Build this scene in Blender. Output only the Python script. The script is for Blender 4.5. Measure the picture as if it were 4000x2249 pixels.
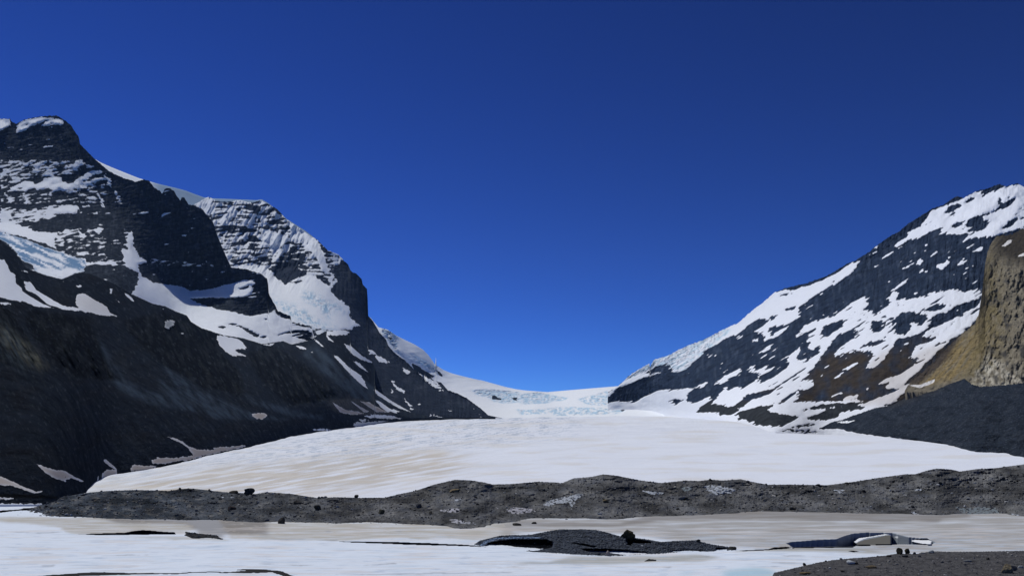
import bpy, math, random
import numpy as np
random.seed(7); np.random.seed(7)
for o in list(bpy.data.objects): bpy.data.objects.remove(o)
scene = bpy.context.scene
COL = scene.collection

# ------------------------------------------------------------------ camera
CAMZ = 12.0                       # eye above the frozen lake plain
F = 3140.0                        # focal length in photo pixels (4000 wide)
PITCH = math.atan(655.5 / F)      # horizon on photo row 1780
cam = bpy.data.cameras.new("camera")
camo = bpy.data.objects.new("camera", cam); COL.objects.link(camo)
camo.location = (0, 0, CAMZ); camo.rotation_euler = (math.pi/2 + PITCH, 0, 0)
cam.sensor_width = 36.0; cam.lens = 36.0 * F / 4000.0
cam.clip_start = 0.5; cam.clip_end = 60000
scene.camera = camo
# ------------------------------------------------------------------ sky and sun
SUN_EL, SUN_AZ = 57.0, -46.0      # degrees; azimuth from the viewing direction, negative = left
w = bpy.data.worlds.new("World"); scene.world = w; w.use_nodes = True
nt = w.node_tree; nt.nodes.clear()
out = nt.nodes.new("ShaderNodeOutputWorld"); bg = nt.nodes.new("ShaderNodeBackground")
sky = nt.nodes.new("ShaderNodeTexSky"); sky.sky_type = 'NISHITA'; sky.sun_disc = False
sky.sun_elevation = math.radians(SUN_EL); sky.sun_rotation = math.radians(SUN_AZ)
sky.altitude = 3000; sky.air_density = 1.0; sky.dust_density = 0.0; sky.ozone_density = 3.0
gam = nt.nodes.new("ShaderNodeGamma"); gam.inputs[1].default_value = 2.05
mul = nt.nodes.new("ShaderNodeMixRGB"); mul.blend_type = 'MULTIPLY'; mul.inputs[0].default_value = 1
mul.inputs[2].default_value = (0.104, 0.142, 0.216, 1)
nt.links.new(sky.outputs[0], gam.inputs[0]); nt.links.new(gam.outputs[0], mul.inputs[1])
nt.links.new(mul.outputs[0], bg.inputs[0]); bg.inputs[1].default_value = 0.055
nt.links.new(bg.outputs[0], out.inputs[0])
sl = bpy.data.lights.new("sun", 'SUN'); sl.energy = 2.9; sl.angle = math.radians(0.5); sl.color = (1, 0.985, 0.925)
so = bpy.data.objects.new("sun", sl); COL.objects.link(so)
so.rotation_euler = (math.radians(90 - SUN_EL), 0, math.radians(180 - SUN_AZ) )
scene.view_settings.view_transform = 'Standard'; scene.view_settings.look = 'None'
scene.view_settings.exposure = 0.13; scene.view_settings.gamma = 1.0
scene.render.engine = 'CYCLES'
scene.render.resolution_x = 1024; scene.render.resolution_y = 575

# ------------------------------------------------------------------ projection helpers
cp, sp = math.cos(PITCH), math.sin(PITCH)
def TAN(v):                       # height gained per metre of depth on photo row v
    b = (1124.5 - np.asarray(v, float)) / F
    return (sp + b*cp) / (cp - b*sp)
def XR(u, v):
    b = (1124.5 - np.asarray(v, float)) / F
    return ((np.asarray(u, float) - 2000.0) / F) / (cp - b*sp)
def pos(u, v, Y): return np.stack([XR(u, v)*Y, Y, CAMZ + TAN(v)*Y], -1)

# ------------------------------------------------------------------ noise
def _h(ix, iy, seed):
    n = (ix.astype(np.int64)*374761393 + iy.astype(np.int64)*668265263 + seed*974634777) & 0xffffffff
    n = ((n ^ (n >> 13)) * 1274126177) & 0xffffffff
    return ((n ^ (n >> 16)) & 0xffff) / 65535.0
def perlin(x, y, seed=0):
    xi = np.floor(x); yi = np.floor(y); fx = x-xi; fy = y-yi
    sx = fx*fx*fx*(fx*(fx*6-15)+10); sy = fy*fy*fy*(fy*(fy*6-15)+10)
    def g(dx, dy):
        a = _h(xi+dx, yi+dy, seed)*2*np.pi
        return np.cos(a)*(fx-dx) + np.sin(a)*(fy-dy)
    a = g(0,0)*(1-sx) + g(1,0)*sx; b = g(0,1)*(1-sx) + g(1,1)*sx
    return (a*(1-sy) + b*sy) * 1.5
def fbm(x, y, o=4, seed=0, gain=.5):
    r = 0; a = 1.; s = 0
    for i in range(o):
        r = r + a*perlin(x*2**i + 17.3*i, y*2**i - 9.1*i, seed+i); s += a; a *= gain
    return r/s*1.3
def ridged(x, y, o=4, seed=0):
    r = 0; a = 1.; s = 0
    for i in range(o):
        r = r + a*(1-2*np.abs(perlin(x*2**i+5*i, y*2**i, seed+i))); s += a; a *= .5
    return r/s
def blur(a, sr, sc):
    pr, pc = min(int(3*sr)+1, a.shape[0]-1), min(int(3*sc)+1, a.shape[1]-1)
    b = np.pad(a, ((pr, pr), (pc, pc)), mode='reflect')
    fr = np.fft.fftfreq(b.shape[0])[:, None]; fc = np.fft.rfftfreq(b.shape[1])[None]
    g = np.exp(-2*(np.pi**2)*((fr*sr)**2 + (fc*sc)**2))
    b = np.fft.irfft2(np.fft.rfft2(b)*g, s=b.shape)
    return b[pr:-pr, pc:-pc] if pr and pc else b

# ------------------------------------------------------------------ traced outlines: offset and scale of the study sheet each was read from
CR = dict(Q=(0,1000,1.651), R=(2500,700,1.3167), A=(0,400,2.413), B=(0,900,2.413), C=(700,700,2.413), D=(700,1200,2.413), E=(0,1400,2.413), F=(1600,1200,2.413),
          G=(2400,900,2.413), H=(3000,650,2.413), I=(3000,1150,2.413), J=(2300,1400,2.413),
          K=(0,1749,2.576), L=(1000,1749,2.576), M=(2000,1749,2.576), N=(3000,1749,2.576), S=(0,0,1.0))
def P(s):
    """'A x,y x,y B x,y' -> points in photo pixels"""
    r = []; k = 'S'
    for t in s.split():
        if t in CR: k = t; continue
        x, y = t.split(','); ox, oy, sc = CR[k]; r.append((ox+float(x)/sc, oy+float(y)/sc))
    return np.array(r)
def inpoly(U, V, p):
    m = (U >= p[:,0].min()) & (U <= p[:,0].max()) & (V >= p[:,1].min()) & (V <= p[:,1].max())
    idx = np.nonzero(m.ravel())[0]; r = np.zeros(U.size, bool)
    if len(idx):
        x = U.ravel()[idx]; y = V.ravel()[idx]; c = np.zeros(len(idx), bool)
        q = np.roll(p, 1, 0)
        for (x1, y1), (x2, y2) in zip(p, q):
            if y1 == y2: continue
            c ^= ((y1 > y) != (y2 > y)) & (x < (x2-x1)*(y-y1)/(y2-y1) + x1)
        r[idx] = c
    return r.reshape(U.shape)
def paint(A, U, V, val, *strs):
    for s in strs:
        for q in s.split('|'):
            A[inpoly(U, V, P(q))] = val
def paintsoft(U, V, s, sig):
    """0..1 field of the polygons with blurred edges"""
    A = np.zeros(U.shape); paint(A, U, V, 1.0, s)
    return blur(A, sig, sig)
def polyline(s):
    p = P(s); 
    for i in range(1, len(p)):
        if p[i,0] <= p[i-1,0]: p[i,0] = p[i-1,0] + 1.0
    return lambda u: np.interp(u, p[:,0], p[:,1])
def tps(cps):
    c = np.array(cps, float); q = c[:, :2]/1000.0; n = len(c)
    def ph(r2): return np.where(r2 > 0, r2*np.log(r2+1e-12), 0)
    K = ph(((q[:,None]-q[None])**2).sum(-1)) + np.eye(n)*0.01
    Pm = np.c_[np.ones(n), q]; Amt = np.zeros((n+3, n+3)); Amt[:n,:n] = K; Amt[:n,n:] = Pm; Amt[n:,:n] = Pm.T
    w_ = np.linalg.solve(Amt, np.r_[np.log(c[:,2]), 0, 0, 0])
    def f(U, V):
        x = np.clip(U, -210, 4190)/1000.0; y = V/1000.0; r = w_[n] + w_[n+1]*x + w_[n+2]*y
        for i in range(n): r = r + w_[i]*ph((x-q[i,0])**2 + (y-q[i,1])**2)
        return np.exp(r)
    return f
GS = 0.0562
def Ygl(v, u=None): return (CAMZ + 300*GS) / np.maximum(GS - TAN(v), 0.0062)
def Ypl(v, z=0.0): return (CAMZ - z) / np.maximum(-TAN(v), 0.02)

# ------------------------------------------------------------------ mesh building
def mesh_obj(name, verts, quads, mats, attrs, smooth=True, parent=None):
    me = bpy.data.meshes.new(name)
    me.vertices.add(len(verts)); me.vertices.foreach_set("co", np.ascontiguousarray(verts, np.float32).ravel())
    k = quads.shape[1]; n = len(quads)
    me.loops.add(n*k); me.loops.foreach_set("vertex_index", np.ascontiguousarray(quads, np.int32).ravel())
    me.polygons.add(n); me.polygons.foreach_set("loop_start", np.arange(0, n*k, k, dtype=np.int32))
    me.polygons.foreach_set("use_smooth", np.full(n, smooth))
    me.update(calc_edges=True)
    for an, a in attrs.items():
        if a.ndim == 1:
            at = me.attributes.new(an, 'FLOAT', 'POINT'); at.data.foreach_set("value", a.astype(np.float32))
        else:
            at = me.attributes.new(an, 'FLOAT_COLOR', 'POINT')
            at.data.foreach_set("color", np.c_[a, np.ones(len(a))].astype(np.float32).ravel())
    me.materials.append(mats)
    ob = bpy.data.objects.new(name, me); COL.objects.link(ob)
    if parent: ob.parent = parent
    return ob

class Layer: pass
def grid(u0, u1, du, top, bot, dv, jag=0, jseed=1, jscale=9, rag=(1, 0, 5, 7)):
    """sheet of sight lines between two outlines, bottom row first"""
    L = Layer(); u = np.arange(u0, u1+du, du)
    tv = top(u); bv = bot(u)
    if jag: tv = tv + jag*fbm(u/jscale, u*0+3.1, 3, jseed) * (np.clip((bv-tv)/40, 0, 1))
    bv = np.maximum(bv, tv+0.5)
    n = max(int(np.percentile(bv-tv, 90)/dv), 6)
    t = np.linspace(0, 1, n)[:, None]
    L.U = np.broadcast_to(u[None], (n, len(u))).copy(); L.V = bv[None]*(1-t) + tv[None]*t
    dx, dy, A, per = rag; q_ = (L.U*-dy + L.V*dx)
    sh = A*(fbm(q_/per, (L.U*dx+L.V*dy)/(per*9), 3, 91) + .35*fbm(q_/(per*.4), (L.U*dx+L.V*dy)/(per*3), 2, 95))
    L.W = L.U + 1.6*fbm(L.U/9, L.V/9, 3, 92) + dx*sh
    L.Z = L.V + 1.6*fbm(L.U/9, L.V/9, 3, 94) + dy*sh
    return L
def integrate(L, Y0, tana, sr=25, sc=25, k=1.0, lam=.35):
    """relief whose upward steepness follows tana locally while the broad shape stays Y0 (least squares)"""
    T = TAN(L.V); dT = np.diff(T, axis=0)
    h = Y0[:-1]*dT/np.maximum(tana[:-1]-T[:-1], .12) - np.diff(Y0, axis=0)
    h = np.concatenate([h, h[-1:]*0], 0)
    h = np.concatenate([h, -np.roll(h, 1, 0)[::-1]], 0); h = np.concatenate([h, h[:, ::-1]], 1)
    fv = np.fft.fftfreq(h.shape[0])[:, None]; fu = np.fft.rfftfreq(h.shape[1])[None]
    Dv = np.exp(2j*np.pi*fv)-1; Du2 = 4*np.sin(np.pi*fu)**2
    R = np.conj(Dv)*np.fft.rfft2(h)/(np.abs(Dv)**2 + lam*Du2 + (1.0/sr)**2)
    return Y0 + k*np.fft.irfft2(R, s=h.shape)[:L.U.shape[0], :L.U.shape[1]]
def finish(L, name, Y, col, snow, snowcol, mat, back=400, drop=0.6, skirt=40, ice=None, kind='structure', nback=10):
    L.Y = Y; Pn = pos(L.U, L.V, Y); rows = [Pn]; n, m = L.U.shape
    top = Pn[-1]; bk = []
    for i in range(1, nback+1):
        s = (i/nback)**1.5*back; q = top.copy(); q[:,1] += s; q[:,0] *= (q[:,1]/top[:,1]); q[:,2] -= s*drop + (s*s)*0.0002; bk.append(q)
    sk = Pn[0].copy(); sk[:,2] -= skirt
    A = np.concatenate([sk[None], Pn, np.array(bk)], 0) if bk else np.concatenate([sk[None], Pn], 0)
    nb = len(bk)
    ext = lambda a: np.concatenate([a[:1], a] + [a[-1:]]*nb, 0)
    R, Cc = A.shape[:2]; idx = np.arange(R*Cc).reshape(R, Cc)
    q = np.stack([idx[:-1,:-1], idx[:-1,1:], idx[1:,1:], idx[1:,:-1]], -1).reshape(-1, 4)
    at = dict(Col=ext(col).reshape(-1,3), snow=ext(snow).ravel(), SnowCol=ext(snowcol).reshape(-1,3))
    ob = mesh_obj(name, A.reshape(-1,3), q, mat, at)
    if kind: ob['kind'] = kind
    L.ob = ob; L.P = Pn
    return ob
def C3(c, L): return np.broadcast_to(np.array(c, float), L.U.shape+(3,)).copy()
def tint(A, c, m): 
    m = m[..., None]; A[:] = A*(1-m) + np.array(c)*m

# ------------------------------------------------------------------ materials
def terrain_mat(name, s_edge=0.3, k_edge=0.5, s_var=0.05, var=0.35, bump_s=0.5, bump_d=0.6, bump2_s=3.0, bump2_d=0.0, snow_bump=0.25, rough=0.9):
    m = bpy.data.materials.new(name); m.use_nodes = True; t = m.node_tree; N = t.nodes; Lk = t.links
    b = N["Principled BSDF"]; b.inputs["Roughness"].default_value = rough
    b.inputs["Specular IOR Level"].default_value = 0.0
    tc = N.new("ShaderNodeTexCoord")
    def noise(s, det=5, ro=.55):
        n = N.new("ShaderNodeTexNoise"); n.inputs["Scale"].default_value = s; n.inputs["Detail"].default_value = det
        n.inputs["Roughness"].default_value = ro; Lk.new(tc.outputs["Object"], n.inputs["Vector"]); return n.outputs["Fac"]
    def math_(op, a, b_, clamp=False):
        n = N.new("ShaderNodeMath"); n.operation = op; n.use_clamp = clamp
        for i, x in enumerate((a, b_)):
            if isinstance(x, (int, float)): n.inputs[i].default_value = x
            else: Lk.new(x, n.inputs[i])
        return n.outputs[0]
    def attr(a):
        n = N.new("ShaderNodeAttribute"); n.attribute_name = a; return n
    sn = attr("snow").outputs["Fac"]; ne = noise(s_edge, 4)
    f = math_('MULTIPLY_ADD', ne, k_edge); N[-1].inputs[2].default_value = -k_edge/2
    f = math_('ADD', f, sn); f = math_('MULTIPLY', f, 3.2); f = math_('ADD', f, 0.5, True)
    nv = noise(s_var, 8, .65)
    vv = math_('MULTIPLY_ADD', nv, var*4); N[-1].inputs[2].default_value = 1-var*2
    vv = math_('MAXIMUM', vv, 0.25)
    mx = N.new("ShaderNodeVectorMath"); mx.operation = 'SCALE'; Lk.new(attr("Col").outputs["Color"], mx.inputs[0]); Lk.new(vv, mx.inputs["Scale"])
    sv = math_('MULTIPLY_ADD', nv, 0.16); N[-1].inputs[2].default_value = 0.92
    ms = N.new("ShaderNodeVectorMath"); ms.operation = 'SCALE'; Lk.new(attr("SnowCol").outputs["Color"], ms.inputs[0]); Lk.new(sv, ms.inputs["Scale"])
    mix = N.new("ShaderNodeMix"); mix.data_type = 'RGBA'; Lk.new(f, mix.inputs[0]); Lk.new(mx.outputs[0], mix.inputs[6]); Lk.new(ms.outputs[0], mix.inputs[7])
    Lk.new(mix.outputs[2], b.inputs["Base Color"])
    bs = math_('MULTIPLY_ADD', f, snow_bump-1.0); N[-1].inputs[2].default_value = 1.0
    b1 = N.new("ShaderNodeBump"); b1.inputs["Distance"].default_value = bump_d
    Lk.new(bs, b1.inputs["Strength"]); Lk.new(noise(bump_s, 8, .7), b1.inputs["Height"])
    last = b1
    if bump2_d:
        b2 = N.new("ShaderNodeBump"); b2.inputs["Distance"].default_value = bump2_d
        Lk.new(bs, b2.inputs["Strength"]); Lk.new(noise(bump2_s, 6, .7), b2.inputs["Height"]); Lk.new(b1.outputs[0], b2.inputs["Normal"]); last = b2
    Lk.new(last.outputs[0], b.inputs["Normal"])
    return m
M_far = terrain_mat("far_rock_and_snow", 0.12, .7, 0.05, .45, 0.06, 8.0, 0.25, 3.0, .25)
M_mid = terrain_mat("scree_and_snow", 0.15, .5, 0.12, .5, 0.12, 3.0, 0.6, 1.6, .15)
M_gl = terrain_mat("glacier_snow", 0.2, .5, 0.02, .3, 0.12, .5, 1.0, .1, .5)
M_near = terrain_mat("moraine_gravel", 1.5, .8, 1.2, .42, 1.8, .35, 8.0, .07, .25)
M_snow = terrain_mat("lake_snow", 0.9, .5, 0.35, .25, 0.6, .12, 4.0, .03, .5)
SNOW = (.85, .89, .95); ICE = (.36, .56, .74); DIRTY = (.53, .485, .42); BLUEISH = (.60, .69, .80)
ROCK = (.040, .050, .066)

# ================================================================== LEFT MASSIF
top = polyline("A -500,190 -200,150 0,158 95,155 108,180 150,205 230,165 350,138 450,128 530,126 580,150 640,190 680,230 700,270 735,310 748,350 752,390 800,440 850,490 905,545 960,590 1020,645 1100,685 1180,718 1280,748 1340,730 1400,735 1430,770 1450,800 1500,830 1530,862 1550,815 1600,808 1640,835 1665,880 1700,925 1715,890 1740,900 1780,965 1830,970 1900,1000 1950,1060 2010,1130 2030,1200 2060,1280 2100,1380 C 430,700 490,830 640,850 770,890 830,940 840,1000 845,1080 900,1180 930,1240 1050,1290 1060,1350 1250,1385 1258,1430 D 1265,310")
bot = polyline("S -210,1080 0,1060 245,1130 330,1120 480,1200 640,1270 740,1330 850,1400 960,1390 1100,1390 1225,1380")
L1 = grid(-700, 1222, 2.5, top, bot, 2.5, jag=4, jseed=5, rag=(.98,-.17,11,5))
U, V, W, Z = L1.U, L1.V, L1.W, L1.Z
S = np.full(U.shape, -.72)
paint(S, W, Z, .0, "A 0,540 700,545 880,600 600,690 350,705 200,745 0,830|A 0,960 250,1010 420,1000 500,1100 250,1130 0,1140")
paint(S, W, Z, -.3, "A 530,1200 1000,1180 1000,1448 500,1448 500,1340|B 830,280 1400,260 2170,330 2170,350 1300,330 830,330|A 560,560 780,530 790,600 560,650|A 0,860 500,840 1000,700 1000,950 400,960 0,960")
paint(S, W, Z, .9, "A -500,158 95,158 100,210 60,235 30,265 0,270 -500,300|A 155,215 230,170 330,150 400,140 440,150 420,180 330,215 280,235 240,265 150,290 165,250|A 410,190 470,170 500,150 580,150 600,190 580,215 500,205 440,220 405,222",
 "A 700,555 775,540 775,560 705,568|A 580,630 680,595 770,575 775,590 660,620|A 985,640 1010,690 1050,745 1040,808 1015,790 1005,720 985,680|A 920,830 960,900 990,985 975,990 945,920|A 780,980 860,962 865,975 790,990|A 870,1045 905,1032 935,1050 880,1055|A 740,1205 770,1230 820,1260 760,1265|A 880,1210 930,1180 975,1190 960,1225 900,1230")
paint(S, W, Z, .75, "A 30,860 130,790 220,740 290,745 345,775 370,770 420,715 500,695 560,700 600,750 640,765 700,740 780,690 880,645 970,628 960,660 860,700 780,740 770,770 700,800 620,830 520,835 450,815 380,820 280,815 240,850 180,830 100,835|A 720,800 800,740 960,705 975,715 850,760 800,815 730,822")
paint(S, W, Z, .3, "A -300,1060 60,1030 150,1020 260,1030 360,1010 450,975 640,965 700,970 768,1003 710,1050 620,1045 560,1060 480,1085 400,1090 350,1120 310,1130 230,1100 150,1095 60,1095 0,1110 -300,1100|A 530,1225 640,1195 700,1215 640,1245 550,1290 640,1300 590,1325 530,1320|A 1060,770 1110,860 1150,960 1120,950 1080,860")
paint(S, W, Z, 1., "A 490,1010 640,965 700,970 768,1003 710,1050 640,1035 560,1040|A -500,1130 70,1130 150,1150 220,1165 330,1215 440,1230 530,1225 520,1270 500,1340 540,1385 430,1330 350,1310 200,1260 80,1235 0,1215 -500,1180")
# apron snow below the cliffs, then cliffs cut out of it
paint(S, W, Z, 1., "B 1190,60 1240,0 1265,160 1320,255 1395,300 1300,310 1310,380 1345,430 1440,490 1560,510 1690,520 1790,570 1900,570 2000,550 2100,520 2230,490 2290,470 C 700,945 830,1090 930,1240 1050,1290 1060,1350 1260,1385 1270,1448 D 1270,500 400,520 0,300 B 1240,600 1290,510 1310,430 1300,390 1190,340 1160,250 1150,170 1210,180|B 830,310 950,300 1050,290 1110,320 1060,320 930,318")
paint(S, W, Z, -.95, "C 110,1125 300,1115 530,1115 640,1100 690,1060 700,950 830,930 850,1080 920,1180 880,1250 760,1275 660,1290 500,1250 330,1220 200,1180 110,1130|C 900,1200 960,1250 1060,1290 1100,1310 1060,1320 980,1310 920,1270")
paint(S, W, Z, 1, "C 520,1100 530,1010 620,970 700,950 710,980 640,1020 670,1050 660,1090 600,1110")
paint(S, W, Z, -.7, "C 560,1030 620,1010 690,975 650,1020 600,1035")
paint(S, W, Z, -.9, "D 440,155 520,150 620,190 700,230 760,265 820,275 800,295 720,280 640,230 560,180 460,165|D 355,182 430,175 455,185 400,200|D 890,275 1000,235 1110,215 1240,225 1260,330 1150,300 1060,270 1150,240 1000,250|D 790,105 830,105 830,118|D 1060,120 1130,130 1255,175 1250,200 1130,175 1060,140|D 60,150 160,160 150,170|D 200,172 270,182 260,190")
ln = fbm(U/75, (V+.16*U)/6.0, 4, 13); S = np.clip(S + np.clip(ln-.30, 0, 1)*6*(S < -.25)*np.clip(.6+1.5*fbm(U/120, V/90, 2, 14), 0, 1), -1, 1)
S = np.clip(S - np.clip(fbm(U/50, (V+.2*U)/7, 3, 15)-.25, 0, 1)*6*(S > .3)*paintsoft(U, V, "A -500,100 700,100 1000,600 1000,850 800,1120 -500,1130", 5), -1, 1)
led = fbm(U/42, (V+.16*U)/7.0, 4, 11)*.85 + fbm(U/14, (V+.16*U)/3.6, 3, 12)*.45
S = blur(S, .7, .7)
amp = np.clip(1.12-np.abs(S), 0, 1)
snow = np.clip(S + led*amp*2.0, -1, 1); snow = blur(snow, .6, .6)
hang = "B -500,-120 0,10 150,55 300,105 430,160 560,200 720,255 800,265 830,300 800,330 790,390 700,405 580,462 430,428 330,385 300,320 200,280 150,200 100,150 50,110 0,85 -500,60"
ice = paintsoft(W, Z, hang, 1)
snow = np.maximum(snow, ice*2-1)
cp1 = [(-200,1080,1120),(0,1060,1100),(-200,950,1950),(0,950,1950),(250,1000,1750),(330,1110,1250),(480,1160,1350),(540,1120,1700),(560,1090,2220),(640,1270,2020),(700,1250,2130),(700,1130,2330),(850,1150,2380),(860,1240,2180),(860,1390,1700),(1200,1290,2350),(1220,1380,2250),(-200,455,2800),(0,455,2800),(240,455,2800),(560,700,2520),(640,1000,2390),(800,850,2480),(880,1000,2440),(1040,1100,2420),(1050,1200,2380),(300,900,2230),(0,800,2270),(0,720,2450),(300,650,2550),(0,600,2650)]
Y0 = tps(cp1)(U, V)
sm = blur(np.clip(snow, -1, 1), 1.2, 1.2)*.5+.5
s2 = blur(np.clip(S*1.3, 0, 1), 1.2, 1.2); tana = 3.4*(1-s2) + .55*s2
Y = integrate(L1, Y0, tana, 30, 26, .85)
px = Y0/F; rk = 1-sm
Y += px*rk*(11*ridged(U/26, V/95, 4, 21) + 6*ridged(U/9, V/22, 3, 23)) + px*8*fbm(U/60, V/60, 3, 24) + px*rk*3*fbm(U/4,V/4,2,25)
ph = ((V+.15*U)/16.0 + 1.2*fbm(U/90, V/50, 2, 26)) % 1
Y += px*rk*7*(ph)
# broad buttresses of the dark wall
Y -= sm*px*2.0
Y -= px*70*paintsoft(U, V, "A 1230,800 1340,740 1420,760 1550,830 1760,970 1900,1030 2000,1150 2100,1448 B 2060,100 2160,330 1300,250 1240,0", 14)
Y += px*ice*(16*ridged(W/70, (Z-.45*W)/14, 3, 27)+3*fbm(W/8, Z/8, 3, 28))
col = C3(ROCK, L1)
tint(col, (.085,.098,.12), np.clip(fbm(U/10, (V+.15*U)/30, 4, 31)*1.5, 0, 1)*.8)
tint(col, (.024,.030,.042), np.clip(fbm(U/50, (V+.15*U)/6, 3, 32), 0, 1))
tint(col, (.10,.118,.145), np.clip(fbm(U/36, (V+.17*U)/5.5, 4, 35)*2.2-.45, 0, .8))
sc = C3(SNOW, L1); tint(sc, (.17,.29,.46), ice*np.clip(.8+2.2*fbm(W/90, (Z-.45*W)/13, 3, 33), 0, 1))  # blue ice, with the hanging glacier's shade painted in
white = paintsoft(W, Z, "B 330,385 380,345 580,372 640,345 780,385 700,405 580,460 430,425|B 280,230 340,210 500,290 560,310 440,300|B 560,190 720,255 700,240", 1); tint(sc, SNOW, white)
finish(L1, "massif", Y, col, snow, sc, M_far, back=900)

# ================================================================== SNOWY PEAK
top = polyline("C -60,330 60,290 130,245 200,210 260,170 300,175 340,200 400,212 470,212 570,198 640,215 700,220 770,198 820,225 870,250 920,280 960,320 1000,370 1050,405 1120,455 1250,540 1300,570 1340,610 1400,670 1500,710 1550,765 1590,800 1620,870 1670,890 1720,940 1730,990 1775,1040 1778,1280 1830,1340 1890,1448 D 1950,300 1970,360 2030,430 2130,500 2200,570 2300,650 F 0,545 60,600 160,660 240,690 300,710 360,780 450,810 530,850 600,900 680,960 740,1015 830,1035 880,1042")
bot = polyline("S 600,1250 900,1300 1210,1340 1280,1400 1330,1440 1450,1500 1560,1600 1600,1640 1700,1642 1990,1640")
L2 = grid(676, 1960, 2.5, top, bot, 2.5, jag=3, jseed=8, rag=(.75,-.66,9,6))
U, V, W, Z = L2.U, L2.V, L2.W, L2.Z
S = np.full(U.shape, .18)
paint(S, W, Z, .8, "C 130,245 260,165 300,180 330,300 250,330 200,290|C 330,420 440,330 480,300 540,300 470,420|C 560,440 620,380 720,340 700,420|C 780,500 980,500 1040,560 940,640 880,760 860,640 780,600")
paint(S, W, Z, -.45, "C 330,432 540,440 720,455 720,500 330,497|C 870,800 900,760 1000,700 1060,640 1100,600 1120,680 1160,740 1190,850 1000,830")
paint(S, W, Z, -.2, "C 830,330 980,330 1030,400 1050,470 1040,540 980,520 900,490 840,480 800,470 840,400|C 420,575 720,555 780,600 560,625 430,605|C 700,680 800,650 870,740 880,800 760,800 690,740|C 500,250 800,235 950,320 840,330 560,300|C 1150,640 1220,680 1290,760 1330,830 1340,880 1280,870 1220,800 1160,720|C 1280,560 1400,680 1500,730 1560,780 1450,850 1400,830 1350,780 1330,660|C 1290,910 1400,930 1420,980 1300,960|C 500,740 860,760 870,830 640,800 500,800")
paint(S, W, Z, -.95, "C 870,820 1000,810 1190,860 1200,890 1150,920 1060,950 1010,990 940,950 880,880|C 1470,850 1540,775 1600,800 1660,860 1800,930 1900,1200 1800,1280 2000,1448 1640,1448 1640,1380 1710,1385 1600,1290 1620,1230 1560,1170 1470,1110 1430,1040 1500,950 1440,880|C 1640,1370 2100,1370 F 300,640 1000,1030 D 3100,1150 1380,1150 1380,280 1640,170")
paint(S, W, Z, 1., "C 1010,385 1100,430 1260,540 1330,640 1360,720 1390,800 1350,880 1330,800 1290,720 1200,640 1150,600 1110,590 1040,575 1060,500 1050,440|C 1130,560 1110,600 1000,620 900,740 880,790 960,720 1040,640")
paint(S, W, Z, 1., "C 480,830 700,800 860,860 920,950 1000,1000 1150,985 1200,900 1250,900 1400,1000 1440,1080 1500,1130 1620,1225 1600,1290 1710,1385 1640,1380 1630,1420 1480,1415 1260,1400 1060,1340 900,1300 600,1300 400,1200 480,830")
paint(S, W, Z, .9, "D 1765,375 1850,420 1860,445 1800,440|D 1850,450 1920,480 2000,520 1900,520 1850,490|D 2005,670 2040,730 2130,790 2120,810 2040,770 2005,710|D 2120,840 2160,900 2200,930 2180,935 2130,890|D 2100,560 2180,600 2150,640 2120,600|F 150,685 200,700 270,740 340,790 290,780 220,740|F 190,680 260,700 290,745 240,720|D 1980,765 2030,790 2010,800|F 60,890 120,915 90,915|F 0,940 40,960 10,970|F 590,930 610,960 600,960|F 640,1005 690,1042 660,1030|F 350,960 410,985 380,980|F 190,995 310,1040 200,1020")
paint(S, W, Z, .9, "D 2230,590 2300,640 2413,700 2413,715 2330,690")
led = fbm(U/46, (V+.03*U)/7.5, 4, 41)*1.3 + fbm((U+.45*V)/9, V/22, 3, 42)*.45
S = blur(S, .7, .7)
amp = np.clip(1.12-np.abs(S), 0, 1)
snow = np.clip(S + led*amp*2.0, -1, 1); snow = blur(snow, .6, .6)
iz = paintsoft(W, Z, "C 1170,1040 1280,1080 1400,1150 1500,1180 1600,1240 1560,1260 1440,1220 1440,1310 1380,1300 1300,1200 1180,1150 1160,1100|C 860,1090 960,1160 1080,1180 1180,1230 1250,1290 1350,1350 1500,1390 1480,1412 1250,1400 1100,1330 980,1240 900,1190", 4)
cp2 = [(676,830,4300),(820,780,4300),(1000,785,4200),(1150,900,4000),(1300,1000,3850),(1430,1130,3650),(1440,1240,3600),(1500,1330,3450),(1650,1480,3250),(1940,1635,3100),(1100,1060,3700),(900,1030,3600),(1100,1150,3150),(1000,1200,2900),(1260,1260,2900),(1210,1340,2500),(1380,1280,3100),(1400,1400,2800),(1500,1560,2500),(1700,1640,2600),(700,1000,3500),(650,1250,2700),(1250,1000,3600)]
Y0 = tps(cp2)(U, V); px = Y0/F
sm = blur(snow, 1.2, 1.2)*.5+.5; rk = 1-sm
sb = np.clip(S, 0, 1)**2
s2 = blur(np.clip(S*.9+.15, 0, 1), 1.2, 1.2); tana = 2.6*(1-s2) + .6*s2
face0 = paintsoft(U, V, 'C 130,100 1000,100 1200,560 1100,800 860,820 500,780 300,500', 10); tana = tana*(1-face0) + face0*np.where(S > -.3, 1.0, 2.4)
Y = integrate(L2, Y0, tana, 24, 24, .9)
face = paintsoft(U, V, "C 130,100 1000,100 1300,560 1250,850 1150,990 900,1000 500,830 300,500", 12)
Y += px*face*(52*ridged((U+.45*V)/40, V/130, 3, 51) + 16*ridged((U+.4*V)/14, V/45, 2, 52))
Y += px*rk*(10*ridged(U/16, V/80, 4, 53)+4*fbm(U/5, V/5, 3, 54)) + px*4*fbm(U/50, V/50, 3, 55)
Y += px*iz*(12*ridged((W+.4*Z)/20, (Z-.5*W)/9, 3, 56))
Y += px*rk*6*(((V+.02*U)/13.0 + .8*fbm(U/80, V/50, 2, 57)) % 1)
col = C3((.036,.046,.068), L2); tint(col, (.07,.082,.11), np.clip(fbm(U/60, V/40, 3, 61), 0, 1))
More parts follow.
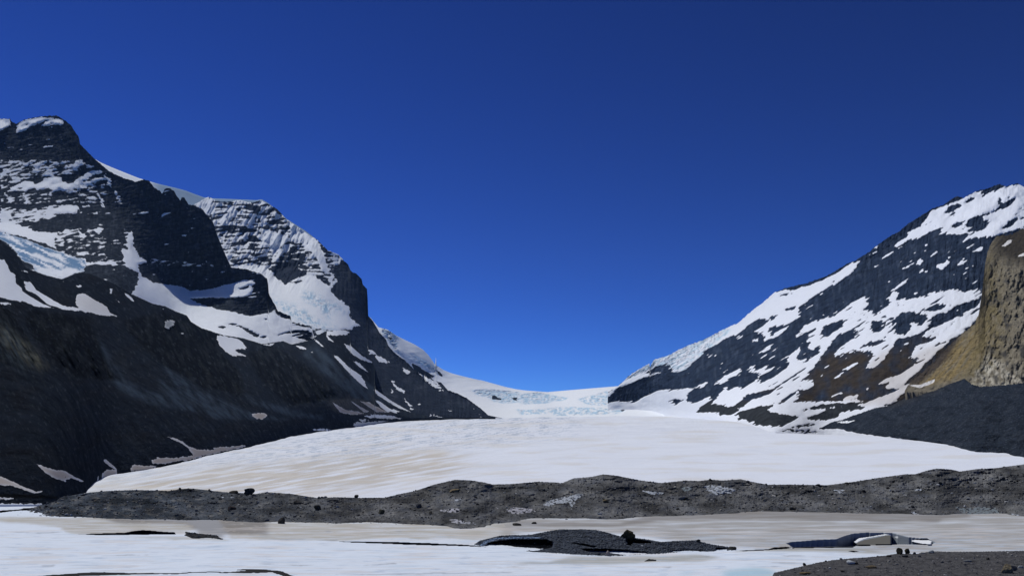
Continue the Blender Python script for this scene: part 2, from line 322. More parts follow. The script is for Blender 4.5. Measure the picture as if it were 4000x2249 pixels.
sc = C3(SNOW, L2); tint(sc, ICE, iz*np.clip(.35+1.7*fbm((W+.4*Z)/26, (Z-.5*W)/9, 3, 62), 0, .9))
finish(L2, "snowy_peak", Y, col, snow, sc, M_far, back=1200)

# ================================================================== FAR ICE DOME BEHIND THE PEAKS
top = polyline("S 300,600 A 905,540 940,562 1000,590 1100,632 1200,672 1300,712 1400,742 1500,770 1650,805 1750,832 1850,870 1920,895 2000,905 2200,912 2413,922 C 500,196 700,198 780,190 840,225 1010,372 1120,442 1200,492 1260,540 1400,700")
bot = polyline("S 300,700 700,870 900,900 1300,1000")
L0 = grid(330, 1250, 4, top, bot, 6)
U, V = L0.U, L0.V
Y = 4500 + 1200*np.clip((bot(U)-V)/(bot(U)-top(U)+1), 0, 1) + 14*fbm(U/40, V/20, 3, 71)
dome_shade = np.clip((U-560)/60, 0, 1)
sc = C3(SNOW, L0); tint(sc, (.14,.24,.38), blur(dome_shade, 1, 3)*.85)  # shaded right part of the dome painted as darker blue snow
finish(L0, "ice_dome", Y, C3(ROCK, L0), np.ones(U.shape), sc, M_far, back=2500, drop=.35)

# ================================================================== ICEFALL AND SADDLE
top = polyline("C 1800,1300 1880,1395 D 1960,208 2050,268 2130,308 2220,350 2300,400 2350,450 2413,540 F 0,385 120,440 200,500 240,545 320,590 400,622 500,648 600,672 700,692 780,715 900,748 1000,770 1100,783 1300,797 1500,780 1800,755 1960,742 2050,735 2413,735")
bot = polyline("S 1400,1640 1900,1645 2300,1640 2620,1625")
LC = grid(1440, 2600, 2.5, top, bot, 1.6)
U, V, W, Z = LC.U, LC.V, LC.W, LC.Z
S = np.ones(U.shape)
paint(S, W, Z, -.6, "F 770,830 800,825 830,850 870,855 860,872 780,865|F 965,850 1015,848 1010,882 975,872|F 90,560 150,600 240,650 210,665 130,615|F 240,580 300,620 322,658 280,645|F 1895,915 1990,920 1960,942 1900,940|F 1985,952 2040,965 2000,985|D 1965,275 2010,290 1990,310")
paint(S, W, Z, -.4, "F 20,520 100,560 230,690 150,660 40,600")
snow = blur(S, .8, .8)
iz = paintsoft(W, Z, "F 590,780 750,770 1040,800 1050,890 900,905 800,890 760,850 640,830|F 1040,820 1200,800 1500,850 1450,880 1320,880 1310,905 1060,915|F 1600,860 1750,820 1880,780 1890,930 1700,920 1610,890|F 1280,950 1500,935 1900,950 2040,960 1980,1000 1700,1010 1400,1025 1280,970|F 1010,960 1280,960 1280,1000 1060,1015|D 1900,200 2000,220 2060,290 2040,400 2150,470 2300,560 2413,640 F 100,560 300,650 240,560 60,460 0,420 D 2250,500 2050,430 1960,300", 2.5)
wall = paintsoft(U, V, "F 590,785 750,775 1040,805 1045,890 900,905 800,890 760,850 640,820|F 1040,820 1200,805 1450,850 1310,900 1060,912", 2)
band2 = paintsoft(U, V, "F 1000,955 1280,950 1500,935 1900,950 2040,962 1980,1000 1700,1010 1400,1025 1060,1012", 2)
cpc = [(1440,1640,3500),(1900,1645,3500),(2300,1640,3500),(2600,1625,3500),(1490,1290,4100),(1620,1370,4300),(1750,1460,4800),(2000,1515,5400),(2140,1530,5500),(2400,1508,5200),(2600,1500,5000),(2100,1600,4000),(2300,1600,4000),(1800,1560,4100)]
Y0 = tps(cpc)(U, V); px = Y0/F
sm = snow*.5+.5
tana = np.clip(.33 + 2.2*np.maximum(wall, band2*.6) + 1.4*(1-sm) + .5*iz, .3, 3) 
Y = integrate(LC, Y0, tana, 16, 30, .9)
Y += px*iz*(20*ridged(W/15, Z/8, 3, 81) + 4*ridged(W/5, Z/6, 2, 82)) + px*5*fbm(U/60, V/14, 3, 83)
col = C3((.03,.038,.055), LC)
sc = C3(SNOW, LC); tint(sc, (.44,.63,.80), np.clip(iz*np.clip(.45+1.6*fbm(W/16, Z/8, 3, 84), 0, 1), 0, .9)); tint(sc, (.45,.6,.76), wall*.35)
finish(LC, "icefall", Y, col, snow, sc, M_far, back=3000, drop=.02)

# ================================================================== RIGHT MOUNTAIN
top = polyline("F 1700,900 1870,800 1960,745 2010,700 2060,650 2150,590 2260,530 G 270,1290 370,1220 500,1180 600,1128 700,1080 800,1045 900,1000 1050,920 1170,870 1280,770 1400,680 1500,590 1620,540 1800,500 2000,430 2200,310 2260,290 2413,195 H 980,780 1130,670 1240,610 1320,540 1500,430 1550,395 1640,370 1760,290 1800,283 1840,300 1960,235 2080,205 2180,165 2240,190 2350,160 2413,195 2600,240 2900,420")
bot = polyline("S 2330,1570 2380,1600 2450,1622 2620,1628 2800,1630 2900,1662 3000,1685 3200,1705 3400,1710 3700,1700 4200,1700")
LR = grid(2374, 4700, 2.5, top, bot, 2.5, jag=4, jseed=15, rag=(.85,-.52,20,5))
U, V, W, Z = LR.U, LR.V, LR.W, LR.Z
S = np.full(U.shape, -.75)
paint(S, W, Z, .92, "F 1700,900 1880,800 1990,720 G 0,1448 60,1430 150,1360 270,1280 370,1210 500,1170 700,1070 900,990 1050,900 1170,860 1200,880 1150,960 1100,1000 1040,1020 960,1080 880,1110 820,1180 740,1240 690,1300 600,1335 540,1335 530,1270 480,1260 370,1290 290,1345 440,1345 300,1380 200,1420 130,1448 F 1960,760 1880,840|G 1170,860 1280,760 1400,670 1500,590 1580,565 1700,556 1850,510 1950,470 2100,400 2240,300 2310,300 2250,350 2240,400 2150,460 2070,500 1960,570 1880,620 1780,690 1740,720 1740,820 1640,880 1540,900 1470,910 1450,940 1480,970 1440,1040 1400,1040 1420,1000 1380,960 1320,950 1400,900 1450,860 1440,830 1360,830 1280,880 1220,930 1190,960 1130,1000 1150,950|G 1450,1020 1520,960 1640,900 1560,990 1500,1010|G 1370,1150 1420,1100 1500,1070 1450,1130|G 1300,1040 1330,1010 1380,1040")
paint(S, W, Z, -.8, "G 1590,552 1700,535 1850,505 1780,535 1650,558|G 1560,600 1700,590 1640,605 1580,620|G 1600,740 1720,710 1700,740 1620,760|G 1940,460 2100,380 2020,430 1950,480|G 2040,490 2220,400 2160,440 2050,510|G 1450,820 1540,790 1530,810 1470,860")
paint(S, W, Z, .8, "H 1330,610 1450,560 1490,480 1550,410 1640,380 1700,360 1850,300 1960,240 2100,210 2240,195 2360,165 2900,190 2900,560 2300,600 2200,640 2100,660 1960,670 1820,720 1900,660 1970,620 1900,640 1700,640 1620,640 1640,580 1560,600 1480,640 1400,690 1320,680")
paint(S, W, Z, 1., "H 1550,500 1640,400 1700,470 1640,520|H 1980,270 2220,210 2360,180 2413,210 2413,280 2200,340 2080,400 1900,460 1960,350|H 1700,480 1860,440 1860,500 1720,540|H 2080,560 2200,500 2230,540 2140,620 2000,650")
paint(S, W, Z, -.85, "H 1660,440 1720,370 1840,340 1800,390 1700,440|H 1850,340 1900,300 1960,290 1920,330|H 1730,560 1800,520 1850,520 1830,560 1760,575|H 1860,560 1900,490 2040,450 2120,420 2000,480 2090,520 2040,590 1960,620 1880,610 1920,570|H 2130,420 2230,340 2340,290 2330,330 2210,410|H 2180,620 2260,520 2370,480 2330,540 2250,580|H 1500,540 1570,500 1520,540|H 2000,260 2060,210 2100,240 2020,290|H 2130,200 2190,165 2240,180 2150,230|H 1700,300 1800,283 1840,300 1700,350 1640,380")
band = "H 250,1620 340,1500 450,1450 600,1448 800,1330 900,1280 940,1240 925,1350 1020,1310 1160,1280 1250,1250 1400,1240 1520,1200 1600,1180 1700,1165 1720,1110 1740,1160 1850,1180 1980,1155 2030,1190 2040,1400 I 2030,180 1830,370 1700,430 1600,480 1400,610 1350,600 1360,530 1400,480 1540,440 1600,400 1400,400 1230,410 1170,500 1100,600 1000,690 920,700 950,620 1010,570 960,530 800,540 620,590 640,530 720,470 820,400 840,340 780,330 680,380 600,450 500,570 480,480 370,450 380,390 500,290"
paint(S, W, Z, .62, band)
paint(S, W, Z, -.8, "I 1180,250 1240,180 1360,160 1480,190 1500,230 1450,290 1340,260 1330,330 1300,380 1220,370 1190,310|I 960,250 1110,250 1100,290 1060,350 980,330|I 1450,140 1640,90 1680,110 1560,160 1480,150|I 1530,250 1590,180 1680,190 1640,240 1560,280|I 1700,150 1830,90 2030,30 1960,130 1880,150 1780,210 1640,280 1560,310 1500,340 1440,400 1570,400 1420,470 1350,470 1240,430 1400,380 1540,300|I 900,470 1060,430 1130,430 1000,480 880,500|I 500,300 600,270 750,230 680,310 560,400 500,400 520,340|I 940,35 1000,20 1160,60 1100,130 1000,190 990,150 930,160")
paint(S, W, Z, .95, "J 1155,430 1200,380 1290,260 1310,300 1390,260 1440,290 1550,220 1600,160 1620,230 1700,200 1780,150 1890,60 1900,0 1960,20 2190,-20 2130,30 2000,110 1860,200 1760,270 1600,320 1500,330 1430,400 1340,460 1300,450 1230,435|J 1450,455 1520,400 1620,360 1700,340 1820,240 1960,160 2060,80 2070,150 2020,200 2100,200 2130,240 2080,280 1980,290 1840,370 1820,405 1600,440|J 1840,410 1900,370 1990,290 1960,340 1980,380 1900,410|J 1190,240 1280,160 1330,150 1440,90 1430,130 1290,220|J 1050,250 1130,215 1080,270|J 1500,100 1550,60 1570,110 1620,130 1700,70 1580,140",
 "I 705,710 770,670 835,635 830,660 740,715|I 615,790 690,740 680,770 630,795|I 600,950 680,920 745,915 650,950|I 475,780 520,745 510,770|I 500,710 560,670 550,690|I 370,830 420,800 440,850 380,890 330,900|I 170,640 220,560 290,500 280,580 230,640|H 1200,750 1340,640 1320,680 1220,755|H 1120,850 1180,790 1140,840|H 985,780 1050,735 1030,770|H 950,835 1080,785 1000,810|H 1390,935 1420,870 1475,875 1440,920|H 1590,920 1640,920 1670,910 1690,850 1715,855 1700,920 1660,960 1600,950|H 1755,960 1830,870 1880,890 1840,915|H 1925,800 2035,750 2010,800|H 1885,960 1950,920 1930,950|H 1850,775 1940,735 1900,765|H 1540,840 1570,795 1585,825|H 1380,1220 1395,1150 1400,1215|H 1240,975 1330,930 1360,935 1260,975|H 1160,1170 1240,1110 1320,1055 1290,1100 1200,1160|H 1430,735 1510,735 1500,747|H 1450,960 1460,1000 1440,990|H 1470,985 1505,980 1490,1010|H 1220,770 1290,740 1270,770|H 1690,800 1720,790 1710,812|H 1120,1250 1180,1180 1230,1190 1190,1280|H 780,1258 800,1258 790,1265|G 900,1180 930,1160 900,1195|G 1180,1220 1200,1225 1190,1235|G 830,1320 870,1315 850,1325|H 860,1035 885,1042 870,1048")
paint(S, W, Z, 1., "F 1880,905 J 210,405 440,410 540,350 660,300 740,290 770,300 870,285 990,285 930,330 910,390 980,430 1050,400 1120,355 1150,390 1060,450 1010,505 1200,500 1500,450 1820,415 I 100,1020 400,1010 680,1005 860,975 900,1045 1240,1045 1600,1100 1600,1400 J 1400,780 0,560")
paint(S, W, Z, -1., "J 750,400 800,380 860,385 870,405 830,430 780,420|J 1005,507 1140,440 1240,430 1310,460 1420,470 1400,500 1340,530 1220,530 1190,515 1200,503|J 1380,525 1420,500 1500,480 1600,450 1760,440 1670,485 1790,520 1990,545 1900,600 1820,640 1620,630 1500,590 1480,565 1400,580 1420,545|J 1980,490 2120,450 2280,425 2413,415 I 640,1025 860,1015 900,1050 620,1060 480,1080 300,1090|J 2030,570 2100,540 2200,500 2370,510 2340,560 2200,585 2100,570|J 1870,655 1960,630 2210,610 2100,630 1920,655|J 1780,668 1900,665 2100,682 2270,700 2100,696 1850,678|I 520,1080 700,1060 900,1050 900,1080 700,1100 640,1150 560,1120|I 540,1050 640,1030 900,1030 760,1060")
paint(S, W, Z, .9, "I 840,1035 900,1030 1070,960 1180,920 1240,890 1110,885 1130,850 1180,830 1060,835 1100,800 1200,770 1300,720 1360,680 1420,610 1420,570 1500,520 1730,430 1600,530 1590,550 1500,630 1420,720 1330,790 1290,830 1310,850 1430,850 1560,800 1560,830 1430,880 1300,920 1230,950 1280,940 1200,990 1240,1000 1080,1045 960,1050|I 700,990 740,960 850,940 850,965 750,995|I 890,910 960,870 940,900|I 780,880 810,865 800,885")
paint(S, W, Z, .92, "R 862,872 890,810 915,760 935,690 940,760 928,842 890,880|R 758,938 790,895 822,868 806,925 775,945|R 990,528 1050,482 1108,440 1120,448 1060,500 1000,545|R 385,1045 440,1010 520,968 522,985 470,1020 400,1056|R 560,965 590,955 585,985 560,975|R 300,1060 350,1038 340,1060 310,1075|R 600,985 660,950 640,985 700,960 690,975 620,1010|R 700,1120 800,1030 860,960 900,905 960,870 940,900 900,960 850,1010 790,1080 740,1120|R 1300,345 1380,290 1440,255 1400,300 1320,350|R 1240,405 1300,370 1270,400|R 930,720 1000,705 1080,640 1160,600 1170,640 1080,690 1000,735 940,755|R 1400,900 1480,850 1560,790 1640,740 1620,790 1560,830 1480,870 1430,905")
al = .85*U-.52*V; pe = .52*U+.85*V
ln = fbm(al/60, pe/7, 4, 105); clump = np.clip(.55+1.6*fbm(U/110, V/70, 3, 106), 0, 1)
S = S - np.clip(ln-.20, 0, 1)*7*clump*(S > .3)*paintsoft(U, V, "H 600,1500 940,1150 1700,1100 2100,1100 I 2100,300 1500,700 900,760 100,1000 -700,900 200,300|H 1200,700 1700,300 2400,100 3000,200 3000,700 1800,760|G 1300,860 1700,850 1900,650 2350,250 2300,450 1600,1100 1200,1060", 8)
S = S + np.clip(-ln-.40, 0, 1)*9*clump*(S < -.3)*paintsoft(U, V, "G 600,1448 1200,900 2413,200 H 2050,600 2000,1200 I 1300,600 400,900 -700,900", 8)
S = np.clip(S, -1, 1)
led = fbm((U-.4*V)/36, (V+.60*U)/6.5, 4, 101)*1.0 + fbm((U-.4*V)/14, (V+.6*U)/3.2, 3, 102)*.6
S = blur(S, .7, .7)
amp = np.clip(1.12-np.abs(S), 0, 1)
snow = np.clip(S + led*amp*1.3, -1, 1); snow = blur(snow, .6, .6)
iz = paintsoft(W, Z, "G 0,1448 150,1370 370,1220 500,1180 700,1080 1050,920 1100,950 960,1060 820,1180 700,1300 600,1335 540,1335 530,1270 370,1290 250,1350", 2)
cpr = [(2374,1600,3950),(2374,1510,4000),(2620,1628,3550),(2800,1635,2300),(3000,1685,1450),(3200,1705,1550),(3400,1710,1550),(3700,1700,1550),(4200,1700,1550),(2600,1400,3700),(2800,1300,3500),(3000,1150,3300),(3400,950,2900),(3700,800,2650),(4000,720,2450),(4190,760,2400),(3900,900,2250),(3850,1150,1950),(3400,1250,2200),(3000,1400,2500),(2700,1550,2900),(3400,1500,1750),(3700,1300,1850),(3200,1600,1750),(4190,1200,1850),(3700,1050,2200)]
Y0 = tps(cpr)(U, V); px = Y0/F
sm = blur(snow, 1.2, 1.2)*.5+.5; rk = 1-sm
low = paintsoft(U, V, "I -600,1000 300,850 500,560 900,500 1200,500 1500,400 1900,400 3000,400 3000,1300 -600,1300", 10)
tana = (2.6-1.5*low)*rk + (.62-.2*low)*sm
Y = integrate(LR, Y0, tana, 28, 26, .85)
rk2 = rk*(1-.6*low)
Y += px*rk2*(13*ridged((U+.1*V)/22, V/110, 4, 111)+6*ridged(U/8, V/28, 3, 112)+3*fbm(U/4, V/4, 2, 113)) + px*7*fbm(U/60, V/50, 3, 114)
Y += px*iz*12*ridged(W/20, Z/12, 3, 115)
Y += px*rk2*7*(((V+.5*U)/17.0 + 1.0*fbm(U/80, V/50, 2, 116)) % 1)
col = C3((.034,.050,.086), LR)  # blue of the distant air painted into the rock colour
tint(col, (.075,.10,.15), np.clip(fbm(U/16, V/50, 4, 121)*1.3, 0, 1)*.9)
tint(col, (.018,.024,.038), np.clip(fbm(U/50, (V+.5*U)/12, 3, 122), 0, 1))
tint(col, (.070,.058,.046), low*(1-paintsoft(U, V, "I -600,1000 150,900 400,600 450,650 300,850 250,1000", 5))*np.clip(.75+fbm(U/60, V/60, 3, 123), 0, 1))
tint(col, (.048,.054,.060), paintsoft(U, V, "I -800,1020 300,1015 3000,1020 3000,1300 -800,1300", 3))
sc = C3((.82,.86,.94), LR); tint(sc, (.50,.70,.84), iz*np.clip(.25+1.6*fbm(W/30, (Z+.4*W)/12, 3, 124), 0, .75))
tint(sc, (.62,.60,.60), paintsoft(U, V, "I 840,1045 840,900 1500,500 1800,430 1600,900 1250,1050|I 590,960 750,900 860,930 850,1000 700,1000|I 900,700 1000,600 1180,480 1100,650 1000,720", 5)*.8)
finish(LR, "ridge_mountain", Y, col, snow, sc, M_far, back=1000)

# ================================================================== OCHRE CLIFF
top = polyline("S 3532,1529 3545,1508 3560,1482 3600,1456 3663,1399 3705,1349 3758,1303 3806,1266 3824,1222 3834,1160 3842,1090 3848,1030 3858,985 3872,950 3895,921 3953,917 4000,890 4090,850 4200,800")
bot = polyline("S 3500,1530 3800,1530 4200,1520")
LO = grid(3534, 4900, 2.2, top, bot, 2.2, jag=9, jseed=19)
U, V, W, Z = LO.U, LO.V, LO.W, LO.Z
S = np.full(U.shape, -1.)
paint(S, W, Z, .9, "H 2200,750 2260,700 2315,685 2290,720 2230,755|H 2345,855 2380,825 2413,815 2480,840 2413,845|I 1310,850 1430,850 1570,795 1560,835 1430,880")
snow = blur(S, .7, .7)
cpo = [(3534,1500,1050),(3700,1360,1150),(3850,1230,1180),(3850,1000,1260),(3950,920,1380),(4190,800,1500),(3700,1530,980),(4000,1510,880),(4190,1510,830),(4000,1250,1000),(4190,1250,950),(4000,1050,1120)]
Y0 = tps(cpo)(U, V); px = Y0/F
face = paintsoft(U, V, "H 2045,830 2200,900 2500,880 2900,800 I 3000,900 1900,900 2000,500 2050,200", 16)
Y0 = Y0*1.2; Y = Y0 + px*face*(70*(ridged((U+.25*V)/80, V/170, 4, 131)-.3)+34*(ridged(U/26, V/40, 4, 132)-.3)+6*fbm(U/8, V/9, 4, 133)) + px*(1-face)*(12*ridged((U+.9*V)/34, (V-.5*U)/180, 3, 134)+8*fbm(U/9, V/9, 4, 135))
col = C3((.23,.205,.155), LO)
tint(col, (.30,.23,.11), paintsoft(U, V, "I 1400,830 1700,520 1850,380 1960,280 2080,200 2100,500 1980,620 1830,760 1760,800 1560,860", 12)*np.clip(.75+1.2*fbm((U+.9*V)/20, (V-.6*U)/90, 3, 141), 0, 1))
tint(col, (.20,.165,.085), paintsoft(U, V, "H 2045,830 2130,850 2180,1100 2250,1448 I 2200,500 2080,800 1850,800 1950,300", 14)*np.clip(.8+fbm(U/18, V/30, 3, 145), 0, 1))
tint(col, (.52,.49,.41), paintsoft(U, V, "I 1930,880 1960,740 2050,560 2200,640 2413,760 2600,800 2600,900", 8)*np.clip(.6+1.5*fbm(U/22, V/22, 4, 142), 0, 1))
tint(col, (.055,.055,.055), np.clip(fbm(U/34, V/48, 5, 143)*1.9-.1, 0, .9)*face)
tint(col, (.035,.030,.025), paintsoft(U, V, "H 2160,640 2413,560 3000,400 3000,850 2413,930 2200,870 2120,800", 8)*.85)
tint(col, (.075,.062,.055), paintsoft(U, V, "I 1250,880 1400,700 1600,560 1740,430 1830,370 1700,600 1560,720 1420,850", 8)*.9)
finish(LO, "ochre_cliff", Y, col, snow, C3((.7,.69,.68), LO), M_mid, back=300)

# ================================================================== GLACIER
gtop = polyline("S 0,1700 900,1690 1300,1650 1500,1636 1900,1632 2300,1626 2700,1618 2850,1640 2950,1664 3030,1690 3250,1694 3400,1698 4200,1790")
gbot = polyline("S 0,1990 4200,1990")
LG = grid(200, 5400, 4, gtop, gbot, 2.0)
U, V, W, Z = LG.U, LG.V, LG.W, LG.Z
Y = Ygl(V)
tl = np.clip((1500-U)/900, 0, 1)
# world-space undulation of the ice surface, kept inside the sight-line sheet
X_ = XR(U, V)*Y
hz = .5*fbm(X_/60, Y/90, 3, 151) + tl*.8*fbm(X_/9, Y/38, 4, 152) + .1*fbm(X_/8, Y/20, 3, 153)
hz *= np.clip(Y/500, .3, 3)
Yn = Y*(1 + hz*0)
Pz = hz
Zt = Z + .13*(W-1500)*.5
sc = C3((.735,.775,.86), LG)
tint(sc, DIRTY, np.clip(paintsoft(U, V, "E 960,1200 1400,1120 1700,1060 2100,1030 2413,1000 L 400,150 800,90 1300,40 1700,30 2200,110 1800,280 1200,360 700,420 0,460 -200,440 K 900,440", 14)*(.7+1.9*fbm((U+1.2*V)/150, (V+.16*U)/9.0, 4, 161)), 0, .8))
tint(sc, DIRTY, np.clip(fbm(U/420, (V+.12*U)/10, 4, 162)*1.2-.22, 0, .35)*np.clip((2600-U)/1000, 0, 1))
tint(sc, (.34,.42,.54), np.clip(fbm(U/60, (V+.14*U)/3.2, 4, 163)*2.2-.1, 0, .7)*paintsoft(U, V, "E 850,1200 1100,1060 1500,1030 2000,910 2413,820 D 640,1310 1200,1190 1700,1120 2413,1060 F 800,1040 1700,1040 1500,1200 800,1300 0,1340 D 1500,1448 900,1448 E 2413,960 1700,1040", 10))
tint(sc, (.60,.64,.74), np.clip(fbm(U/300, V/4, 3, 164)*1.6-.2, 0, .5)*paintsoft(U, V, "S 2200,1640 3000,1660 3000,1695 2300,1690", 6))
tint(sc, (.56,.60,.68), np.clip(fbm(U/260, (V+.04*U)/5, 5, 165)*1.3-.15, 0, .35)*np.clip((3000-U)/1800, .25, 1))
tint(sc, (.66,.63,.58), np.clip(fbm(U/360, V/20, 4, 166)*1.2-.1, 0, .4))
snow = np.ones(U.shape)
LG.Y = Y
Pn = pos(U, V, Y); Pn[..., 2] += hz - .5
n, m = U.shape; idx = np.arange(n*m).reshape(n, m)
q = np.stack([idx[:-1,:-1], idx[:-1,1:], idx[1:,1:], idx[1:,:-1]], -1).reshape(-1, 4)
g = mesh_obj("glacier", Pn.reshape(-1,3), q, M_gl, dict(Col=C3(ROCK, LG).reshape(-1,3), snow=snow.ravel(), SnowCol=sc.reshape(-1,3))); g['kind'] = 'structure'

# ================================================================== LEFT SCREE SLOPE (lateral moraine)
top = polyline("B -500,-60 0,85 50,130 100,165 150,215 200,290 240,350 340,390 440,425 580,458 700,420 770,395 850,410 940,445 1090,510 1240,600 1330,640 1440,690 1560,715 1650,760 1760,800 1800,860 1900,920 2000,950 D 300,230 420,262 600,290 780,345 980,318 1060,350 1240,308 1310,262 1385,222 1560,215 1610,235 1600,330 1700,420 1830,515 1840,560 1800,640 1790,720 1840,770 2000,880 2180,985 2413,1042 F 200,1035 830,1040")
bot = polyline("S -210,1976 0,1971 180,1970 235,1954 330,1925 345,1905 E 870,1150 960,1085 1200,1062 1500,1022 2000,907 2413,815 D 850,1266 1150,1197 1650,1125 2000,1075 2413,1056 F 300,1050 850,1044")
LS = grid(-700, 1935, 2.5, top, bot, 2.6, jag=1.6, jseed=25, rag=(.78,.62,9,5))
U, V, W, Z = LS.U, LS.V, LS.W, LS.Z
S = np.full(U.shape, -1.)
dirtyS = "D 680,1015 740,993 800,995 835,1015 800,1045 790,1058 730,1050|D 0,1245 60,1290 140,1340 200,1365 330,1350 320,1320 420,1310 460,1320 560,1300 620,1300 630,1310 500,1340 400,1360 300,1385 150,1420 60,1448 30,1448 130,1390 90,1330 0,1260|E 1560,730 1640,745 1720,780 1780,830 1880,855 2000,860 2080,870 2010,895 1900,920 1800,940 1700,960 1560,990 1440,990 1425,965 1480,935 1560,930 1640,935 1780,920 1830,900 1790,850 1740,810 1650,770|E 1230,1030 1260,995 1330,1005 1480,1010 1440,1035 1340,1055 1225,1055|E 970,945 1000,950 1060,1000 1115,1055 1040,1020 985,975|E 960,1085 1010,1040 1100,1050 1110,1080 1000,1110 900,1140|E 345,990 440,1025 540,1055 560,1040 620,1060 700,1110 800,1155 760,1160 700,1130 640,1130 610,1155 520,1130 420,1070|E -500,1080 0,1105 60,1130 150,1170 230,1210 340,1250 420,1240 400,1255 340,1270 280,1255 200,1225 120,1200 0,1190 -500,1180|D 1440,890 1560,960 1700,985 1760,1000 1640,1012 1520,990|D 1600,870 1700,930 1800,985 1740,985|D 1700,880 1800,900 1960,985 1860,985|E -200,1305 80,1305 150,1320 60,1325 -200,1325"
cleanS = "B -500,275 45,275 75,340 90,385 140,410 150,500 210,545 200,570 240,590 330,650 420,700 520,735 430,725 330,715 240,675 100,655 0,630 -500,600|B 230,480 290,485 340,560 440,620 560,690 640,720 740,725 720,700 710,650 730,600 790,590 870,640 960,690 1010,720 1030,770 1110,810 1060,805 950,800 850,770 760,760 600,745 540,725 440,690 340,600 240,560|B 200,380 240,375 270,395 220,395|B 705,520 740,512 775,525 740,540|B 1035,550 1060,550 1055,605 1040,600|B 1070,635 1090,645 1155,695 1120,675|B 1165,590 1210,605 1250,640 1258,672 1215,640|B 0,670 80,680 120,690 60,700 0,695|D 350,268 420,265 560,300 600,330 640,385 520,400 560,430 630,450 630,462 500,455 440,420 370,350|D 780,350 910,335 890,355 830,360|D 1090,360 1180,370 1200,400 1140,390|D 1230,415 1260,420 1280,447|D 1255,290 1300,310 1385,390 1330,360|D 1385,225 1560,215 1610,235 1560,262 1440,265 1400,270 1470,335 1400,300|D 1560,350 1620,360 1690,430 1730,460 1835,522 1740,505 1640,450 1590,400|D 1445,440 1500,465 1600,565 1720,645 1740,690 1785,775 1700,715 1640,655 1560,575 1500,505|D 1640,505 1700,525 1780,610 1700,565|D 1845,870 1900,890 1980,950 2080,980 2040,995 1960,985 1900,940|D 1820,770 1900,790 2000,865 2100,925 2185,988 2080,955 1980,895 1880,835|D 1970,825 2030,845 2095,895 2040,880|D 1730,1022 1850,1010 2000,1018 2110,1048 1980,1050 1800,1040|D 1690,1055 1790,1055 1720,1078|D 1640,1125 1660,1080 1800,1075 1980,1068 1900,1090 1760,1115|D 1230,1135 1290,1150 1350,1140 1460,1155 1350,1163 1270,1157|D 2360,995 2413,1015 2413,1030|F 190,995 310,1040 200,1022|D 470,150 480,150 470,152|B 580,470 605,480 590,486|E 0,1362 440,1368 360,1385 200,1400 -200,1400"
greyS = "B 1545,780 1555,850 1620,840 1660,860 1600,935 1550,920|B 1690,960 1740,965 1730,990|B 1480,715 1550,730 1540,745"
paint(S, W, Z, .8, dirtyS, cleanS); paint(S, W, Z, .15, greyS)
snow = blur(S, .75, .75)
lowf = lambda u, a, b: np.interp(u, a, b)
ub = np.array([-210,0,235,345,450,620,830,1000,1200,1400,1600,1800,1950])
vb = bot(U[0]); Yb = np.where(U[0] < 360, np.interp(U[0], [-210,180,250,360], [199,201,222,305]), Ygl(vb)); Yb = np.convolve(np.pad(Yb, 12, mode='edge'), np.ones(25)/25, 'valid')
Yt = lowf(U[0], [-210,0,330,480,740,1000,1200,1400,1600,1950], [830,880,960,1100,1450,1850,2200,2450,2750,3050]); Yt = np.maximum(Yt, Yb*1.05)
smo = lambda a, k: np.convolve(np.pad(a, k, mode='edge'), np.hanning(2*k+3)[1:-1]/np.hanning(2*k+3)[1:-1].sum(), 'valid')
tb_ = smo(vb, 50); tt_ = smo(top(U[0]), 60); Yb = smo(Yb, 50); Yt = smo(Yt, 60)
t = np.clip((tb_[None]-V)/(tb_-tt_)[None], -.15, 1.2)
inv = 1/Yb[None]*(1-t) + 1/Yt[None]*t
Y = 1/inv
Y = Y*(1-.10*np.sin(np.pi*t))
px = Y/F; sm = snow*.5+.5
Y = integrate(LS, Y, 1.3*(1-sm)+.75*sm, 26, 26, .35)
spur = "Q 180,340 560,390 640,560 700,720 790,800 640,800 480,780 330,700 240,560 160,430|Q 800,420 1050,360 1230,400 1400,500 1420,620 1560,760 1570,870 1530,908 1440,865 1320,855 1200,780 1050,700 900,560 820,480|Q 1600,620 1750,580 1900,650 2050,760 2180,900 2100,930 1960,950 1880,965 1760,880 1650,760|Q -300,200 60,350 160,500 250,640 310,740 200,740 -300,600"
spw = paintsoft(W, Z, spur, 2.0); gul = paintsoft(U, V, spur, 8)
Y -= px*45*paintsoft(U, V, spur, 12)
up = np.clip((t-.1)*1.5, 0, 1)
Y += px*(1-sm)*gul*(110*ridged((U-.55*V)/48, (V+.2*U)/260, 3, 171) + 34*ridged((U-.5*V)/18, (V+.2*U)/110, 3, 172))
Y -= sm*px*1.5
Y += px*up*(1-sm)*(12*ridged((U-.8*V)/28, (V+.4*U)/230, 3, 173)) + px*10*fbm(U/90, V/60, 3, 174)*up + px*(1-sm)*(3.5*fbm(U/6, V/4, 3, 175)+5*fbm(U/20, V/12, 3, 176))
col = C3((.024,.028,.035), LS)
tint(col, (.040,.043,.047), np.clip(fbm((U-.6*V)/30, (V+.2*U)/160, 4, 181)*1.2, 0, 1)*.7)
tint(col, (.027,.025,.025), np.clip(fbm(U/140, V/60, 3, 182)+.1, 0, 1)*.6)
fan = "Q 560,420 640,540 780,760 900,860 1100,900 1300,1000 1000,960 760,860 700,720|Q 1000,760 1100,850 1300,870 1600,1000 1900,1060 1400,1050 1100,960|Q 1560,870 1700,940 2000,1020 2200,1060 1900,1040 1650,960|Q 2000,560 2300,760 2550,960 2300,920 2150,800 1950,640|Q 1050,700 1200,800 1280,860 1100,830"
